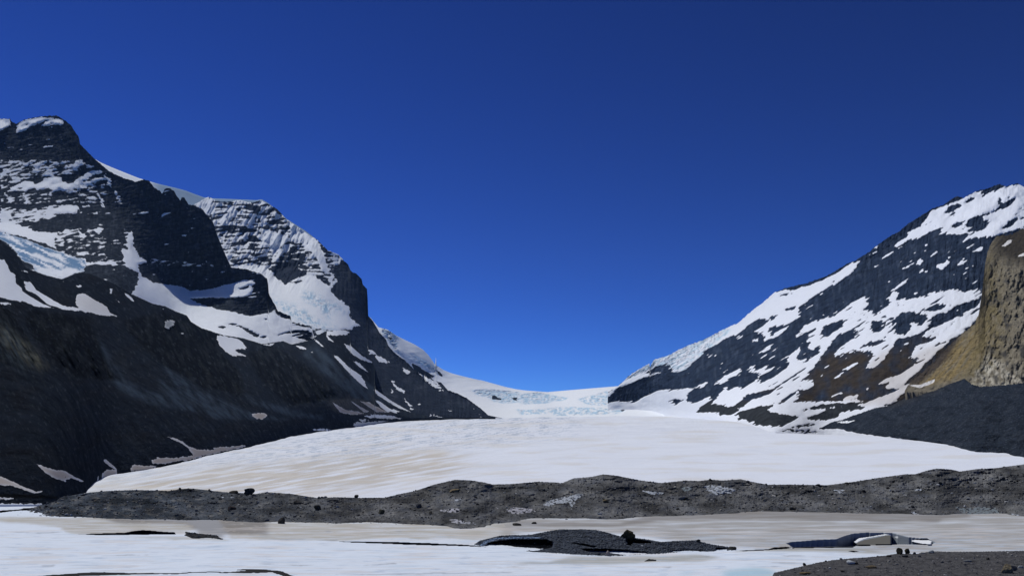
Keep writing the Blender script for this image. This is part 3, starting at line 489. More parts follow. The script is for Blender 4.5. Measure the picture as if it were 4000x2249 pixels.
tint(col, (.070,.086,.104), np.clip(paintsoft(W, Z, fan, 4)*(.55+.9*fbm((U-.7*V)/26, (V+.3*U)/90, 5, 183)), 0, .85))
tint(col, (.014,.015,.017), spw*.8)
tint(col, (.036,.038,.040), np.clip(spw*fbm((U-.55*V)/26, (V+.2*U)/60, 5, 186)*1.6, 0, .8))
tint(col, (.058,.064,.070), np.clip(fbm((U-.6*V)/9, (V+.3*U)/22, 4, 187)*2-.5, 0, .8))
tint(col, (.17,.155,.115), np.clip(paintsoft(U, V, "B 0,900 80,960 200,1030 300,1110 400,1230 455,1312 330,1270 200,1180 100,1100 0,1020", 7)*(.6+1.2*fbm((U-.6*V)/12, V/60, 3, 184)), 0, .8))
tint(col, (.085,.10,.105), np.clip(paintsoft(U, V, "B 0,850 100,920 250,1060 350,1300 200,1300 -100,1100", 10)*(.35+fbm((U-.6*V)/12, V/60, 3, 185)), 0, .6))
tint(col, (.14,.125,.105), np.clip(paintsoft(U, V, "D 1420,880 1700,860 1900,960 2000,1000 1700,1010 1500,985", 6), 0, .6))
col *= np.array([.86, .97, 1.12])
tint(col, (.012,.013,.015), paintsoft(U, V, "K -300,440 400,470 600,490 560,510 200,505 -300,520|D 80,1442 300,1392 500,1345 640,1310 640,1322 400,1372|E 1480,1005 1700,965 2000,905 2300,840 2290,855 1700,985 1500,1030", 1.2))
sc = C3((.70,.735,.80), LS)
tint(sc, (.40,.355,.325), paintsoft(U, V, dirtyS, 2.5)); tint(sc, (.18,.20,.22), paintsoft(U, V, greyS, 4))
tint(sc, (.55,.54,.54), paintsoft(U, V, "B 600,600 1120,600 1120,820 800,800|D 1600,1060 2413,1000 2413,1100 1600,1130|D 480,430 640,440 640,470 480,460", 8)*.7)
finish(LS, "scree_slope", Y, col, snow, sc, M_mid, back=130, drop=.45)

# ================================================================== RIGHT SCREE SLOPE
top = polyline("S 3195,1672 I 510,1250 600,1200 700,1180 800,1140 890,1110 1000,1070 1150,1045 1250,1000 1340,940 1430,890 1560,852 1660,825 1760,800 1850,790 1920,845 2000,868 2100,862 2250,850 2413,832 2900,800")
bot0 = polyline("S 3195,1674 3240,1673 3280,1672 3330,1686 3400,1695 3440,1700 3550,1713 3640,1722 3700,1730 3745,1748 N 1960,30 2100,42 2280,46 2420,38 2460,90 2576,97 3070,110")
bot = lambda u: bot0(u) + 5*fbm(u/26, u*0+1.7, 4, 29) - 1
LD = grid(3200, 5200, 2.3, top, bot, 2.2, jag=3.5, jseed=28, jscale=6, rag=(.85,-.5,12,5))
U, V, W, Z = LD.U, LD.V, LD.W, LD.Z
vb = bot(U[0]); Yb = np.minimum(Ygl(vb), 1230); Yb = np.convolve(np.pad(Yb, 8, mode='edge'), np.ones(17)/17, 'valid')
Yt = np.interp(U[0], [3200,3400,3600,3800,4000,4190], [1600,1480,1250,1080,930,840]); Yb = smo(Yb, 40); tb_ = smo(vb, 40)[None]; tl_ = np.interp(U[0], [3190,3220,3500,3800,4200], [1655,1640,1545,1498,1478])[None]
t = np.maximum((tb_-V)/np.maximum(tb_-tl_, 14), 0)
Y = 1/(1/Yb[None]*(1-t)+1/Yt[None]*t); px = Y/F
Y += px*(22*ridged((U+1.0*V)/44, (V-.5*U)/170, 4, 191)+9*fbm(U/8, V/5, 4, 192)+22*fbm(U/40, V/20, 3, 193))
col = C3((.030,.039,.055), LD)
tint(col, (.055,.066,.086), np.clip(fbm((U+V)/24, (V-.5*U)/80, 4, 194)*.9, 0, 1))
tint(col, (.06,.055,.05), paintsoft(U, V, "I 1000,1060 1300,950 1560,860 1760,810 1700,870 1400,980 1200,1060", 8)*.5)
tint(col, (.016,.021,.030), np.clip(fbm(U/60, V/22, 4, 195)*1.6, 0, 1)*.8)
tint(col, (.085,.098,.12), np.clip(fbm(U/7, V/4, 3, 196)*2-.55, 0, .8))
SD = np.full(U.shape, -1.); paint(SD, W, Z, .8, "I 560,1215 700,1170 880,1110 840,1100 900,1085 760,1105 660,1130 600,1180 540,1230|I 640,1205 720,1190 830,1185 740,1212|I 1060,1040 1180,1020 1230,1000 1150,1030")
finish(LD, "dark_scree_slope", Y, col, blur(SD, .6, .6), C3(SNOW, LD), M_mid, back=14, drop=.1, skirt=1)

# ================================================================== FROZEN LAKE PLAIN
LP = grid(-1400, 5600, 3.5, polyline("S -300,1955 4300,1955"), polyline("S -300,2500 4300,2500"), 1.5)
U, V, W, Z = LP.U, LP.V, LP.W, LP.Z
Z = V + 2*fbm(U/60, V/16, 3, 201); W = U + 8*fbm(U/60, V/12, 3, 202)
Y = Ypl(V)
X_ = XR(U, V)*Y
hz = .20*fbm(X_/22, Y/14, 3, 203) + .06*fbm(X_/5, Y/4, 3, 204)
cut = []      # hollows and undercut lips: wall stands where the far rim is
def hollow(s, dark, slope=.25, zz=V):
    m = inpoly(U, V, P(s)); 
    if not m.any(): return m
    vt = np.where(m, V, 1e9).min(0); Yr = Ypl(np.minimum(vt, 2500))
    Yw = Yr[None] - (V - vt[None])/F*Yr[None]*slope
    Y[m] = Yw[m]; hz[m] = np.broadcast_to(hz[m]*.3, hz[m].shape); return m
hol = "N 180,960 230,942 450,925 700,910 760,880 850,857 1000,848 1250,855 1400,890 1600,912 1690,940 1650,968 1300,968 900,975 860,990 700,990 450,995 250,998"
mh = hollow(hol, 0)
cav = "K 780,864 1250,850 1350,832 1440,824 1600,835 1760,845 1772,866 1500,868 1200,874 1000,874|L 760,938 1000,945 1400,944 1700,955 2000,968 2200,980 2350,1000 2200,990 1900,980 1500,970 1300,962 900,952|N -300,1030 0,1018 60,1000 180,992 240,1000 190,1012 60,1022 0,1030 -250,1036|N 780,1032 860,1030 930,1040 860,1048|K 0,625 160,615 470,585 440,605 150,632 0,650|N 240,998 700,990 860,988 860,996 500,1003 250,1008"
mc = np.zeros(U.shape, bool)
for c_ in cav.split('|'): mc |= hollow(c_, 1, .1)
sc = C3((.68,.745,.84), LP)
BE = (.455,.44,.405); TA = (.37,.365,.36)
beige = paintsoft(W, Z, "K -300,720 120,692 380,690 720,700 1100,700 1850,740 2000,800 1850,850 1400,850 1200,868 800,866 680,850 600,790 300,760 0,742|K 1230,892 1900,896 2300,915 2300,930 1500,915|L -400,700 2576,700 2576,900 2200,925 1970,908 1700,918 1250,912 800,935 0,907 -250,905", 2.0)
tint(sc, BE, beige*np.clip(.8+.6*fbm(U/160, V/6, 3, 211), 0, 1))
tint(sc, TA, paintsoft(W, Z, "M -100,650 1100,650 2576,600 N 2576,600 3000,600 3000,1040 1300,1062 900,1030 M 2576,1025 2200,990 1700,940 1100,860 300,840 -100,880", 3)*np.clip(.85+.5*fbm(U/200, V/8, 3, 212), 0, 1))
tint(sc, (.19,.175,.165), paintsoft(W, Z, "K 1000,700 1700,700 2330,720 2700,740 2700,870 2250,862 2250,905 2000,870 1960,810 1850,765 1500,758 1250,762", 3)*.75)
tint(sc, (.20,.185,.175), paintsoft(W, Z, "M 1080,775 1180,730 1300,700 1850,640 2576,600 N 600,620 1200,640 2000,640 2050,690 1760,712 1700,740 1500,722 1350,732 1150,745 900,722 550,735 300,718 0,715 M 2576,715 2200,722 1800,715 1500,725 1300,760|M 0,740 400,750 700,750 1100,765 1150,785 600,790 0,770", 2)*.62)
tint(sc, (.34,.34,.31), paintsoft(W, Z, "M 380,1135 600,1085 1500,1085 1900,1075 2100,1100 1900,1145 1500,1140 900,1160 380,1158|M 2250,1030 2576,1035 N 0,1003 860,995 1300,1072 600,1050 0,1052 M 2576,1050 2250,1042|M 0,1150 350,1140 700,1158 100,1165", 2.5)*.8)
tint(sc, (.66,.72,.80), paintsoft(W, Z, "L 1230,915 1450,905 1700,916 1830,906 1980,906 2200,935 2180,980 1800,965 1300,945", 1)*.9)
tint(sc, (.36,.55,.66), paintsoft(W, Z, "M 2110,1240 2300,1212 2500,1205 2620,1225 2700,1300 2400,1320 2150,1300|M 1660,1252 1760,1240 1860,1243 1760,1262", 4)*.8)
tint(sc, (.50,.60,.72), np.clip(fbm(U/240, V/9, 4, 213)*1.2-.15, 0, .45)*(V > 2090))
tint(sc, (.62,.58,.56), np.clip(fbm(U/300, V/7, 4, 214)*1.3-.1, 0, .5)*(V > 2060))
tint(sc, (.42,.43,.46), np.clip(fbm(U/60, V/3, 3, 215)*1.8-.3, 0, .6)*paintsoft(U, V, "L 2450,1130 M 350,1190 100,1240 L 2300,1240|K 2300,1200 L 300,1230 300,1300 K 2400,1288", 5))
tint(sc, (.50,.47,.42), np.clip(fbm(U/30, V/5, 3, 216)*2-.6, 0, .7)*beige)
thin = "K 1000,1078 1200,1066 1500,1070 1200,1075|K 420,1168 560,1165 540,1174 440,1176|K 360,1052 560,1048 500,1056|K 100,838 300,846 560,838 640,845 400,852 200,850|L 1050,1168 1400,1156 1420,1166 1200,1172|L 300,1170 600,1166 450,1178|L 0,1163 200,1166 100,1172|M 20,1160 400,1146 700,1156 420,1152|M 1500,1190 1620,1186 1600,1200|N 0,1158 200,1154 380,1158 150,1162|N 100,1092 330,1090 400,1096 200,1100|N 0,1186 120,1186 60,1192|M 1880,1095 2000,1090 1980,1104|L 700,1262 1300,1256 2576,1250 2576,1256 1300,1264|L 0,912 300,906 600,914 300,918|L 560,930 820,922 800,934|L 1380,832 1470,834 1450,842|L 680,836 760,834 740,842"
tint(sc, (.30,.32,.36), paintsoft(W, Z, thin, 1.0)*.75)
tint(sc, (.45,.53,.66), np.clip(fbm(U/110, V/4.5, 4, 218)*2.4-.7, 0, .6)*(V > 2080)*(1-beige))
snow = np.ones(U.shape)
Smud_shade = np.full(U.shape, 1.)
paint(Smud_shade, W, Z, -.8, "K 1860,835 2000,850 2200,880 2250,918 2100,905 1940,915 1860,880", "K 180,1284 700,1254 1100,1244 1600,1262 2250,1254 2576,1240 2900,1245 2576,1262 2200,1262 1600,1274 1200,1276 500,1290", "K 0,625 160,615 470,585 440,603 150,630 0,645", "M 1320,1128 1380,1105 1460,1115 1440,1130", "L -200,1228 100,1228 250,1240 400,1290 300,1290 150,1250 -200,1240")
Smud_shade[mc] = -1  # undercut lips join the mud mask to carry painted shade
# back of hollow: its blue shade painted into the snow colour
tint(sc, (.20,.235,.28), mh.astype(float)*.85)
block = "N 865,942 920,905 1180,866 1240,868 1100,884 1000,902 930,925 890,948|N 1440,932 1500,912 1600,908 1650,930 1640,968 1560,962 1480,945|N 1270,885 1310,885 1310,905 1270,900"
mb = inpoly(U, V, P("N 865,942 920,905 1180,866 1240,875 1240,968 900,970"))
Y[mb] = (Ypl(2120.0) + (2120-V[mb])*.25)
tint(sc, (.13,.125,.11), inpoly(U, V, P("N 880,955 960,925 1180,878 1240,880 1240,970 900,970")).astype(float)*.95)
mblk = np.zeros(U.shape); paint(mblk, U, V, 1., block); tint(sc, (.78,.80,.82), mblk)
m2 = inpoly(U, V, P("N 1440,932 1500,912 1600,908 1650,930 1640,968 1560,962 1480,945")); Y[m2] = Ypl(2118.0) + (2118-V[m2])*.6
LP.Y = Y; Pn = pos(U, V, Y); Pn[..., 2] += hz
n, m = U.shape; idx = np.arange(n*m).reshape(n, m)
q = np.stack([idx[:-1,:-1], idx[:-1,1:], idx[1:,1:], idx[1:,:-1]], -1).reshape(-1, 4)
dk = C3((.035,.036,.037), LP); tint(dk, (.008,.009,.011), mc.astype(float))  # shade under the snow lips painted near-black
o = mesh_obj("frozen_lake", Pn.reshape(-1,3), q, M_snow, dict(Col=dk.reshape(-1,3), snow=blur(Smud_shade, .6, .6).ravel(), SnowCol=sc.reshape(-1,3))); o['kind'] = 'structure'
# ground sheet under everything, out to the horizon
gv = np.array([(-9000,-2000,-4),(9000,-2000,-4),(9000,9000,-4),(-9000,9000,-4)], float)
o = mesh_obj("ground", gv, np.array([[0,1,2,3]]), M_gl, dict(Col=np.tile(ROCK, (4,1)), snow=np.full(4, -1.), SnowCol=np.tile(SNOW, (4,1)))); o['kind'] = 'structure'

# ================================================================== MORAINE RIDGE IN THE FOREGROUND
top = polyline("K 30,713 180,650 300,610 400,575 500,550 560,535 620,490 750,470 900,445 1080,430 1350,420 1550,424 1700,430 1800,412 1900,405 2000,412 2110,425 2200,435 2310,447 2430,450 2576,460 L 100,442 350,458 480,480 620,500 830,492 1050,500 1300,497 1450,460 1600,430 1780,370 1880,345 2000,318 2150,322 2300,345 2380,365 2576,360 M 260,337 450,345 500,353 620,303 800,288 920,263 1060,278 1300,325 1500,350 1750,325 1880,330 2000,316 2120,325 2300,312 2450,345 2576,368 N 220,365 600,372 850,340 1100,300 1380,262 1480,262 1600,225 1700,205 1850,215 1930,235 2100,210 2300,200 2576,162 3100,120")
bot = polyline("K 30,715 250,690 420,695 500,710 720,718 950,735 1200,745 1500,740 1700,740 2100,755 2300,765 2400,775 2576,785 L 300,780 620,790 870,795 1150,785 1600,795 1850,810 1950,830 2030,855 2200,852 2320,825 2360,795 2576,780 M 200,745 400,745 700,742 1000,755 1100,750 1200,725 1500,700 1800,690 2200,680 2576,650 N 200,655 350,670 700,680 1100,695 1450,695 1760,700 2000,680 2350,680 2576,705 3100,720")
LM = grid(14, 5300, 2.0, top, bot, 1.25, jag=1.6, jseed=33, jscale=7)
U, V, W, Z = LM.U, LM.V, LM.W, LM.Z
vb = bot(U[0]); Yb = Ypl(vb, -.3); Yb = np.convolve(np.pad(Yb, 10, mode='edge'), np.ones(21)/21, 'valid'); Yb = np.minimum(Yb, Ypl(vb, -.5))
tv = top(U[0]); Yt = Yb + 8 + 38*np.clip((vb-tv)/120, 0, 1.3)
t = np.linspace(0, 1, U.shape[0])[:, None]
Y = 1/(1/Yb[None]*(1-t)+1/Yt[None]*t); px = Y/F
Y += px*t*(1.0)*(90*fbm(U/80, V/34, 3, 221) + 16*ridged(U/30, V/16, 3, 222)) + px*np.clip(t*4, 0, 1)*(10*fbm(U/9, V/7, 4, 223) + 4*fbm(U/3.5, V/3, 2, 224))
col = C3((.112,.110,.106), LM)
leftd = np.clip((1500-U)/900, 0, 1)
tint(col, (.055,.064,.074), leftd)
tint(col, (.082,.090,.108), np.clip(fbm(U/70, V/25, 4, 231)*1.1, 0, 1)*.8)
tint(col, (.170,.162,.146), np.clip(fbm(U/40, V/14, 4, 232)*1.6, 0, 1)*.8)
tint(col, (.042,.043,.047), np.clip(fbm(U/22, V/12, 4, 233)*1.4-.2, 0, 1)*.8)
S = np.full(U.shape, -1.)
icep = "M 1925,385 2000,370 2120,378 2180,395 2265,425 2200,460 2120,455 2060,478 2010,450 1950,425|M 1285,425 1400,430 1490,440 1540,455 1480,475 1390,462|M 1690,395 1800,388 1815,425 1740,440|M 330,540 480,500 620,465 720,462 690,500 640,530 600,620 570,610 580,550 440,560 400,590 310,575|M 850,460 950,472 900,478|L 1840,620 1960,610 2030,595 2060,640 1990,650 1880,640|L 1930,720 2050,710 2100,740 2180,740 2250,770 2100,760 2000,755|L 1990,510 2070,505 2060,530 1990,530|L 2400,590 2450,600 2430,620|L 2510,620 2576,600 M 0,590 200,610 250,640 60,665 0,660|L 2000,840 2180,830 2200,850 2040,858|N 1870,585 2000,605 2150,590 2290,600 2350,650 2340,685 2100,680 1960,655|N 650,420 780,415 760,455 690,455|N 1430,625 1480,640 1540,680 1470,690|N 1460,410 1560,410 1540,430 1480,430|N 1660,640 1700,655 1690,670|K 2200,490 2380,492 2370,498 2210,498|K 1260,572 1450,570 1400,578|N 2400,640 2560,680 2500,690"
col *= np.array([.93,.97,1.05])*(1 + 1.1*np.clip(fbm(U/130, V/45, 4, 236), -.45, .6)[..., None])
isoft = paintsoft(W, Z, icep, 2.2)
snow = np.clip(-1 + isoft*1.45 + isoft*2.2*fbm(U/12, V/5, 4, 234), -1, 1)
sc = C3((.34,.37,.42), LM); tint(sc, (.17,.20,.22), paintsoft(U, V, "N 1850,560 2400,560 2400,700 1850,700|M 1600,370 1850,370 1850,460 1600,460", 3)); tint(sc, (.35,.34,.38), paintsoft(U, V, "L 1800,560 2300,560 2576,580 M 300,560 300,700 L 1800,780", 10)*.8)
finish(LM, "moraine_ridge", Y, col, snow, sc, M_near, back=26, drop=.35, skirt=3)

# ================================================================== GRAVEL MOUND IN THE LAKE
top = polyline("L 2150,988 2200,965 2250,930 2350,905 2450,880 2576,872 M 60,874 180,870 260,855 400,828 500,815 600,818 700,815 850,822 950,845 1050,875 1130,895 1230,900 1380,920 1500,942 1650,932 1750,930 1860,925 1920,945 2000,965 2080,978 2180,992 2262,1020")
bot = polyline("L 2150,990 2300,1002 2450,1020 2576,1030 M 100,1038 300,1055 500,1072 700,1085 900,1092 1200,1090 1500,1078 1800,1062 2000,1055 2100,1050 2262,1036")
LB = grid(1836, 2876, 1.6, top, bot, 1.0, jag=2.2, jseed=37, jscale=4)
U, V, W, Z = LB.U, LB.V, LB.W, LB.Z
vb = bot(U[0]); Yb = Ypl(vb, -.1); tv = top(U[0]); Yt = Yb + 1 + 9*np.clip((vb-tv)/90, 0, 1.2)
t = np.linspace(0, 1, U.shape[0])[:, None]
Y = 1/(1/Yb[None]*(1-t)+1/Yt[None]*t); px = Y/F
Y += px*(16*fbm(U/40, V/14, 3, 241)*t + 9*fbm(U/6, V/5, 3, 242)+5*fbm(U/2.6, V/2.4, 2, 243))
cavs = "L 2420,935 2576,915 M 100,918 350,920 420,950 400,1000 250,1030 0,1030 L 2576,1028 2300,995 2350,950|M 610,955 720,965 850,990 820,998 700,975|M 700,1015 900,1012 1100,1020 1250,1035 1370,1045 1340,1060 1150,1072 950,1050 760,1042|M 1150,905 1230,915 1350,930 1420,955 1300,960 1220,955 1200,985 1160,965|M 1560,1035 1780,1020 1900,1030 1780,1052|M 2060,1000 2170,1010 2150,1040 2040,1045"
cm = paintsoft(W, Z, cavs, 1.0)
Y += cm*2.6
col = C3((.070,.082,.105), LB); tint(col, (.13,.145,.17), np.clip(fbm(U/14, V/5, 4, 251)*1.2, 0, 1)*.8); tint(col, (.03,.032,.035), np.clip(fbm(U/30, V/8, 3, 252)*1.3, 0, 1)*.8)
tint(col, (.008,.009,.012), cm)  # shade inside the cavities painted near-black into the gravel colour
S = np.full(U.shape, -1.)
paint(S, U, V, .5, "L 2240,990 2300,930 2420,900 M 0,888 250,892 340,905 0,912 L 2440,915 2330,950 2290,990")
S = blur(S, .8, .8)
sc = C3((.16,.22,.33), LB)
finish(LB, "gravel_mound", Y, col, S, sc, M_near, back=9, drop=.35, skirt=2)

# ================================================================== NEAR GRAVEL BANK
top = polyline("S 2960,2330 3010,2262 N 60,1252 200,1220 370,1180 500,1150 650,1125 800,1110 1000,1095 1180,1080 1290,1060 1500,1062 1650,1035 1800,1042 2100,1040 2300,1036 2576,1030 3100,1015")
bot = polyline("S 2960,2334 3010,2560 4300,2560")
LN = grid(2965, 5300, 2.0, top, bot, 1.8, jag=2.5, jseed=41, jscale=5)
U, V, W, Z = LN.U, LN.V, LN.W, LN.Z
tv = top(U[0])[None]
Yt = Ypl(tv, 0.0)*.93
Y = Yt/(1+ (V-tv)/F*11.0*(Yt/100)); px = Y/F
Y += px*(14*fbm(U/60, V/20, 3, 261)+8*fbm(U/8, V/5, 3, 262)+4*fbm(U/3, V/2.6, 2, 263))
col = C3((.092,.092,.098), LN); tint(col, (.15,.145,.14), np.clip(fbm(U/10, V/4, 4, 264)*1.1, 0, 1)*.7); tint(col, (.04,.042,.05), np.clip(fbm(U/24, V/9, 3, 265)*1.2, 0, 1)*.8)
finish(LN, "gravel_bank", Y, col, np.full(U.shape, -1.), C3(SNOW, LN), M_near, back=7, drop=.35, skirt=2)

# ================================================================== STONES
def stone_mat(name, var=.35, s=6., bd=.03):
    return terrain_mat(name, 1, 0, s, var, s*2, bd, s*6, bd*.3, 1)
M_stone = stone_mat("stone"); 
def ico(sub):
    import bmesh
    bm = bmesh.new(); bmesh.ops.create_icosphere(bm, subdivisions=sub, radius=1)
    v = np.array([x.co[:] for x in bm.verts]); f = np.array([[y.index for y in x.verts] for x in bm.faces]); bm.free(); return v, f
def chip(v, rng, cuts=7, rough=.08):
    v = v.copy()
    for _ in range(cuts):
        d = rng.normal(size=3); d /= np.linalg.norm(d); h = rng.uniform(.45, .8)
        s = v@d; m = s > h; v[m] -= np.outer(s[m]-h, d)
    v *= 1 + rough*rng.normal(size=(len(v),1))*.6
    return v
rng = np.random.default_rng(3)
i1 = ico(1); i2 = ico(2); i4 = ico(4)
tmpl = [chip(i1[0], rng, 6, .1) for _ in range(14)]; tmpl2 = [chip(i2[0], rng, 9, .05) for _ in range(10)]
def scatter(name, Lr, n, smin, smax, alpha, cols, label, zone=None, vmax=None):
    R, Cc = Lr.U.shape; vs = []; fs = []; cs = []; base = 0
    for k in range(n):
        i = rng.integers(1, R-1); j = rng.integers(1, Cc-1)
        if vmax and Lr.V[i, j] > vmax: continue
        if zone is not None and rng.random() > zone[i, j]: continue
        s = smin*(1-rng.random()*(1-(smin/smax)**alpha))**(-1/alpha)      # half width in photo pixels
        big = s > 4
        tv_, tf = (tmpl2[rng.integers(10)], i2[1]) if big else (tmpl[rng.integers(14)], i1[1])
        c = Lr.P[i, j]; m_ = s*c[1]/F
        a = rng.random()*6.283; v = tv_*np.array([1, rng.uniform(.6, 1.1), rng.uniform(.4, .8)])*m_
        v = np.c_[v[:,0]*np.cos(a)-v[:,1]*np.sin(a), v[:,0]*np.sin(a)+v[:,1]*np.cos(a), v[:,2]]
        vs.append(v + c + np.array([0, 0, m_*.2])); fs.append(tf+base); base += len(v)
        cc = np.array(cols[rng.integers(len(cols))])*rng.uniform(.7, 1.35); cs.append(np.tile(cc, (len(v), 1)))
    v = np.concatenate(vs)
    o = mesh_obj(name, v, np.concatenate(fs), M_stone, dict(Col=np.concatenate(cs), snow=np.full(len(v), -1.), SnowCol=np.tile(SNOW, (len(v),1))), smooth=False)
    o['kind'] = 'stuff'; o['label'] = label; o['category'] = 'stones'
    return o
GR = [(.09,.09,.09)]*4 + [(.065,.068,.078)]*3 + [(.14,.13,.11)]*3 + [(.26,.26,.26),(.34,.33,.30),(.025,.025,.028),(.02,.02,.023),(.02,.02,.02)]
scatter("ridge_stones", LM, 11500, 1.5, 9, 2.3, GR, "grey and tan stones strewn over the foreground moraine ridge")
scatter("ridge_rubble", LM, 1500, 3.0, 9, 2.4, [(.10,.10,.105),(.14,.135,.125),(.07,.072,.08),(.04,.04,.043),(.24,.235,.22),(.30,.31,.32)], "mixed angular rubble standing out of the moraine ridge")
scatter("bank_rubble", LN, 500, 3.0, 9, 2.2, [(.11,.11,.115),(.17,.165,.155),(.06,.06,.065),(.28,.28,.28)], "mixed angular rubble on the gravel bank", vmax=2330)
scatter("mound_stones", LB, 2600, 1.2, 5, 2.3, [(.09,.10,.125)]*4+[(.15,.17,.20)]*2+[(.28,.30,.33),(.035,.04,.05)], "blue grey stones covering the low mound in the frozen lake", zone=1-.9*np.clip(cm, 0, 1))
scatter("bank_stones", LN, 11000, 1.5, 9, 2.2, [(.075,.075,.08)]*5+[(.11,.11,.115)]*3+[(.19,.18,.165),(.24,.24,.24),(.04,.042,.05)], "small grey stones of the gravel bank at the lake shore", vmax=2330)
scatter("scree_stones", LS, 5000, .6, 3.5, 2.6, [(.03,.03,.032)]*4+[(.055,.055,.055),(.075,.08,.09)], "scattered stones on the dark scree slope", zone=(LS.V > 1560).astype(float)*.9)
scatter("dark_scree_stones", LD, 2600, .6, 4, 2.6, [(.035,.04,.05)]*4+[(.06,.066,.08)], "scattered stones on the blue black scree slope")
mudz = np.zeros(LP.U.shape); paint(mudz, LP.U, LP.V, 1., "K 1860,835 2000,850 2200,880 2250,918 2100,905 1940,915 1860,880", "L 1900,800 M 1100,745 1100,785 0,790 L 2400,830")
LP.P = Pn
def scat_poly(name, n, poly, s0, s1, cols, label):
    m = inpoly(LP.U, LP.V, P(poly)); ii, jj = np.nonzero(m)
    class Q: pass
    q_ = Q(); k = rng.choice(len(ii), size=(3, max(n//1, 3))); 
    q_.U = LP.U[ii[k], jj[k]]; q_.V = LP.V[ii[k], jj[k]]; q_.P = LP.P[ii[k], jj[k]]
    return scatter(name, q_, n, s0, s1, 2., cols, label)
scat_poly("lake_rubble", 260, "K 1860,835 2000,850 2200,880 2250,918 2100,905 1940,915 1860,880", 1.5, 5, [(.07,.08,.09),(.10,.11,.12),(.04,.045,.05)], "rubble pushed up through the dirty lake snow")

# individual boulders
def boulder(u, v, w_, h_, Lr, colr, label, seed, cuts=9, depth=.8, rough=.04, sub=4, kind='boulder', lay=0.0, split=0):
    d2 = (Lr.U-u)**2 + ((Lr.V-v)*1.5)**2; i, j = np.unravel_index(np.argmin(d2), d2.shape)
    c = Lr.P[i, j]; Yc = c[1]; r = np.random.default_rng(seed)
    v0 = ico(sub)[0] if sub != 4 else i4[0]; f0 = i4[1] if sub == 4 else ico(sub)[1]
    q = v0.copy()
    for _ in range(cuts):
        d = r.normal(size=3); d[2] *= .8; d /= np.linalg.norm(d); hh = r.uniform(.5, .82); s = q@d; m = s > hh; q[m] -= np.outer(s[m]-hh, d)
    q *= (1 + rough*2*fbm(q[:,0]*2+seed, q[:,1]*2+q[:,2]*1.7, 3, seed)[:,None] + rough*.8*fbm(q[:,0]*7+seed, q[:,1]*7+q[:,2]*6, 2, seed)[:,None])
    if split: q[:,0] *= 1-.12*np.exp(-((q[:,2]-.2)/.12)**2)
    q -= (q.max(0)+q.min(0))/2; q /= (q.max(0)-q.min(0))/2
    sc_ = np.array([w_/2*Yc/F, w_/2*Yc/F*depth, h_/2*Yc/F*1.15]); q = q*sc_
    if lay: q = np.c_[q[:,0]*math.cos(lay)-q[:,2]*math.sin(lay), q[:,1], q[:,0]*math.sin(lay)+q[:,2]*math.cos(lay)]
    me_rel = q; zoff = h_/2*Yc/F
    base = np.array([c[0], c[1], c[2]])
    cc = np.array(colr)[None]*(1+.5*fbm(q[:,0]/sc_[0]*2, q[:,2]/sc_[2]*2+q[:,1], 3, seed+5)[:,None])
    o = mesh_obj(kind, me_rel + np.array([0, 0, zoff*.62]), f0, M_stone, dict(Col=np.clip(cc, .004, 1), snow=np.full(len(q), -1.), SnowCol=np.tile(SNOW, (len(q),1))), smooth=False)
    o.location = base; o['label'] = label; o['category'] = 'boulder'; return o
DK = (.045,.043,.038); GY = (.07,.072,.075); TN = (.16,.13,.085); PL = (.34,.36,.38); BR = (.05,.045,.028)
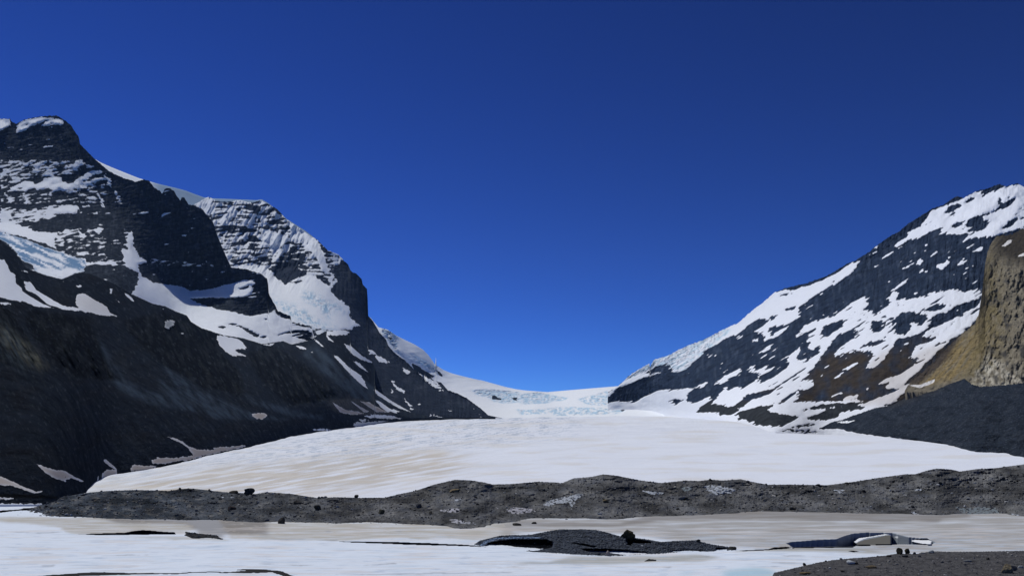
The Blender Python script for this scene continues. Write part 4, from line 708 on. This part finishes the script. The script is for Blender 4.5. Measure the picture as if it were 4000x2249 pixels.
BL = [
 (2450,2094,56,32,LB,BR,"large blocky brown boulder perched on the dark mound in the frozen lake",0,.8,1),
 (974,1930,38,27,LM,DK,"round topped dark boulder standing highest on the left part of the moraine crest",0,.8,0),
 (914,1925,38,11,LM,DK,"low dark slab on the crest just left of the round topped boulder",0,.8,0),
 (702,1912,11,10,LM,DK,"small upright dark stone on the moraine crest, leftmost of the crest stones",0,.8,0),
 (1391,1943,16,13,LM,DK,"small dark cube shaped boulder alone on the lowest part of the moraine crest",0,.8,0),
 (1192,1945,16,10,LM,(.2,.22,.23),"pale grey stone on the moraine crest left of its lowest dip",0,.8,0),
 (1246,1947,13,10,LM,GY,"small grey stone on the moraine crest right of the pale stone",0,.8,0),
 (1776,1920,40,13,LM,TN,"flat tan slab near the top of the middle moraine hump",0,.7,0),
 (1239,1990,29,22,LM,DK,"dark angular boulder in the middle of the moraine slope below the pale crest stone",0,.8,0),
 (1101,2050,28,34,LM,DK,"tall dark boulder at the foot of the moraine beside the dirty snow",0,.8,0),
 (1491,2006,25,20,LM,(.08,.075,.05),"brown green boulder halfway up the moraine below the crest dip",0,.8,0),
 (1635,1982,23,18,LM,GY,"lone grey boulder on the moraine slope left of the pale ice patches",0,.8,0),
 (1162,1966,30,15,LM,(.06,.058,.055),"wide grey block under the moraine crest at its left dip",0,.8,0),
 (1678,1990,20,10,LM,(.2,.19,.18),"pale flat stone leaning on a dark one near the ice patches",0,.8,0),
 (1681,2003,12,9,LM,DK,"small dark stone under the pale flat stone",0,.8,0),
 (906,1989,34,14,LM,(.055,.045,.04),"reddish brown flat boulder on the slope below the round topped boulder",0,.8,0),
 (2776,1877,15,7,LM,DK,"dark stone on the crest above the biggest pale ice patch",0,.8,0),
 (2561,1909,12,9,LM,GY,"small rounded grey stone above the white streak of ice on the ridge",0,.8,0),
 (2663,1948,28,13,LM,(.13,.13,.13),"light grey wedge shaped boulder below the grey ice patches",0,.8,0),
 (2681,1950,14,10,LM,DK,"small dark block touching the light grey wedge boulder",0,.8,0),
 (2367,1958,24,10,LM,TN,"small tan stone on the moraine slope below the highest hump",0,.8,0),
 (2086,2044,20,8,LP,DK,"dark flat stone lying on the snow at the foot of the ridge",0,.8,0),
 (2019,2049,34,10,LP,DK,"low dark rock half sunk in dirty snow at the ridge foot",0,.8,0),
 (2373,2168,18,21,LB,(.20,.18,.18),"rounded pinkish grey boulder at the front foot of the dark mound",0,.8,0),
 (2338,2166,14,11,LB,GY,"small grey block left of the pinkish boulder at the mound foot",0,.8,0),
 (2728,2116,17,12,LB,DK,"dark stone sticking up from the right shoulder of the mound",0,.8,0),
 (2862,2146,32,14,LB,DK,"dark flat boulder at the pointed right end of the mound",0,.8,0),
 (3516,2164,27,27,LN,BR,"tall dark brown boulder on the gravel bank edge, left one of a touching pair",0,.8,0),
 (3546,2162,21,22,LN,BR,"dark brown boulder on the gravel bank edge, right one of a touching pair",0,.8,0),
 (3574,2164,13,10,LN,GY,"small grey stone just right of the dark brown pair",0,.8,0),
 (3536,2174,24,12,LN,GY,"low grey stone in front of the dark brown pair",0,.8,0),
 (3638,2158,20,12,LN,(.16,.18,.20),"pale blue grey pointed stone on the shore right of the dark pair",0,.8,0),
 (3472,2174,20,9,LN,DK,"low dark stone on the shore left of the dark brown pair",0,.8,0),
 (3326,2202,38,16,LN,PL,"smooth white boulder on the gravel bank, brightest stone there",0,.8,0),
 (3348,2203,14,10,LN,DK,"small dark stone against the right side of the white boulder",0,.8,0),
 (3932,2236,54,32,LN,(.17,.145,.10),"large slanted tan boulder near the right end of the gravel bank",0.5,.7,0),
 (3958,2226,24,20,LN,GY,"dark grey boulder leaning behind the slanted tan boulder",0,.8,0),
 (3402,2218,42,11,LN,(.12,.095,.06),"flat brown slab lying in the gravel right of the white boulder",0,.7,0),
 (3144,2240,46,10,LN,(.13,.10,.06),"flat brown slab in the bottom left tongue of the gravel bank",0,.7,0),
 (3858,2185,13,9,LN,DK,"small black stone on the gravel left of the slanted tan boulder",0,.8,0),
 (3291,2232,18,8,LN,DK,"small black stone below the white boulder at the picture bottom",0,.8,0),
 (3986,2216,22,11,LN,(.22,.23,.24),"pale grey stone at the right picture edge on the gravel bank",0,.8,0),
 (3778,2192,30,9,LN,(.13,.14,.15),"low light grey stone in the middle of the right gravel bank",0,.8,0),
 (3142,2206,12,11,LN,DK,"dark stone on the gravel bank rim beside the white snow",0,.8,0),
 (3097,1990,24,12,LM,DK,"dark boulder near the foot of the moraine, right part",0,.8,0),
 (3196,1896,18,8,LM,DK,"dark stone on the crest where the right part of the ridge starts to rise",0,.8,0),
 (3522,1868,13,9,LM,DK,"dark stone just under the crest on the rising right part",0,.8,0),
 (3673,1892,17,12,LM,DK,"dark boulder below the right hump of the ridge",0,.8,0),
 (3310,1889,20,7,LM,DK,"low dark stone pair on the crest of the rising right part",0,.8,0),
 (3780,1886,12,8,LM,DK,"small dark boulder below the dip right of the right hump",0,.8,0),
]
for k, (u_, v_, w_, h_, L_, c_, lab, lay, dep, spl) in enumerate(BL):
    boulder(u_, v_, w_, h_, L_, c_, lab, 100+k, lay=lay, depth=dep, split=spl, sub=4 if w_ > 24 else 3, rough=.05 if w_ > 40 else .03)

# ================================================================== AIR
import bmesh
hb = bmesh.new(); bmesh.ops.create_cube(hb, size=1)
for v_ in hb.verts: v_.co = ((v_.co.x)*18400, 3500 + v_.co.y*11400, 1100 + v_.co.z*2400)
hm = bpy.data.meshes.new("haze"); hb.to_mesh(hm); hb.free(); ho = bpy.data.objects.new("haze", hm); COL.objects.link(ho); ho['kind'] = 'stuff'
ma = bpy.data.materials.new("air"); ma.use_nodes = True; ta = ma.node_tree; ta.nodes.clear()
oa = ta.nodes.new("ShaderNodeOutputMaterial"); va = ta.nodes.new("ShaderNodeVolumePrincipled"); va.inputs["Color"].default_value = (.30, .52, .95, 1)
va.inputs["Density"].default_value = 1.6e-5; va.inputs["Anisotropy"].default_value = 0.0
ta.links.new(va.outputs[0], oa.inputs["Volume"]); hm.materials.append(ma)
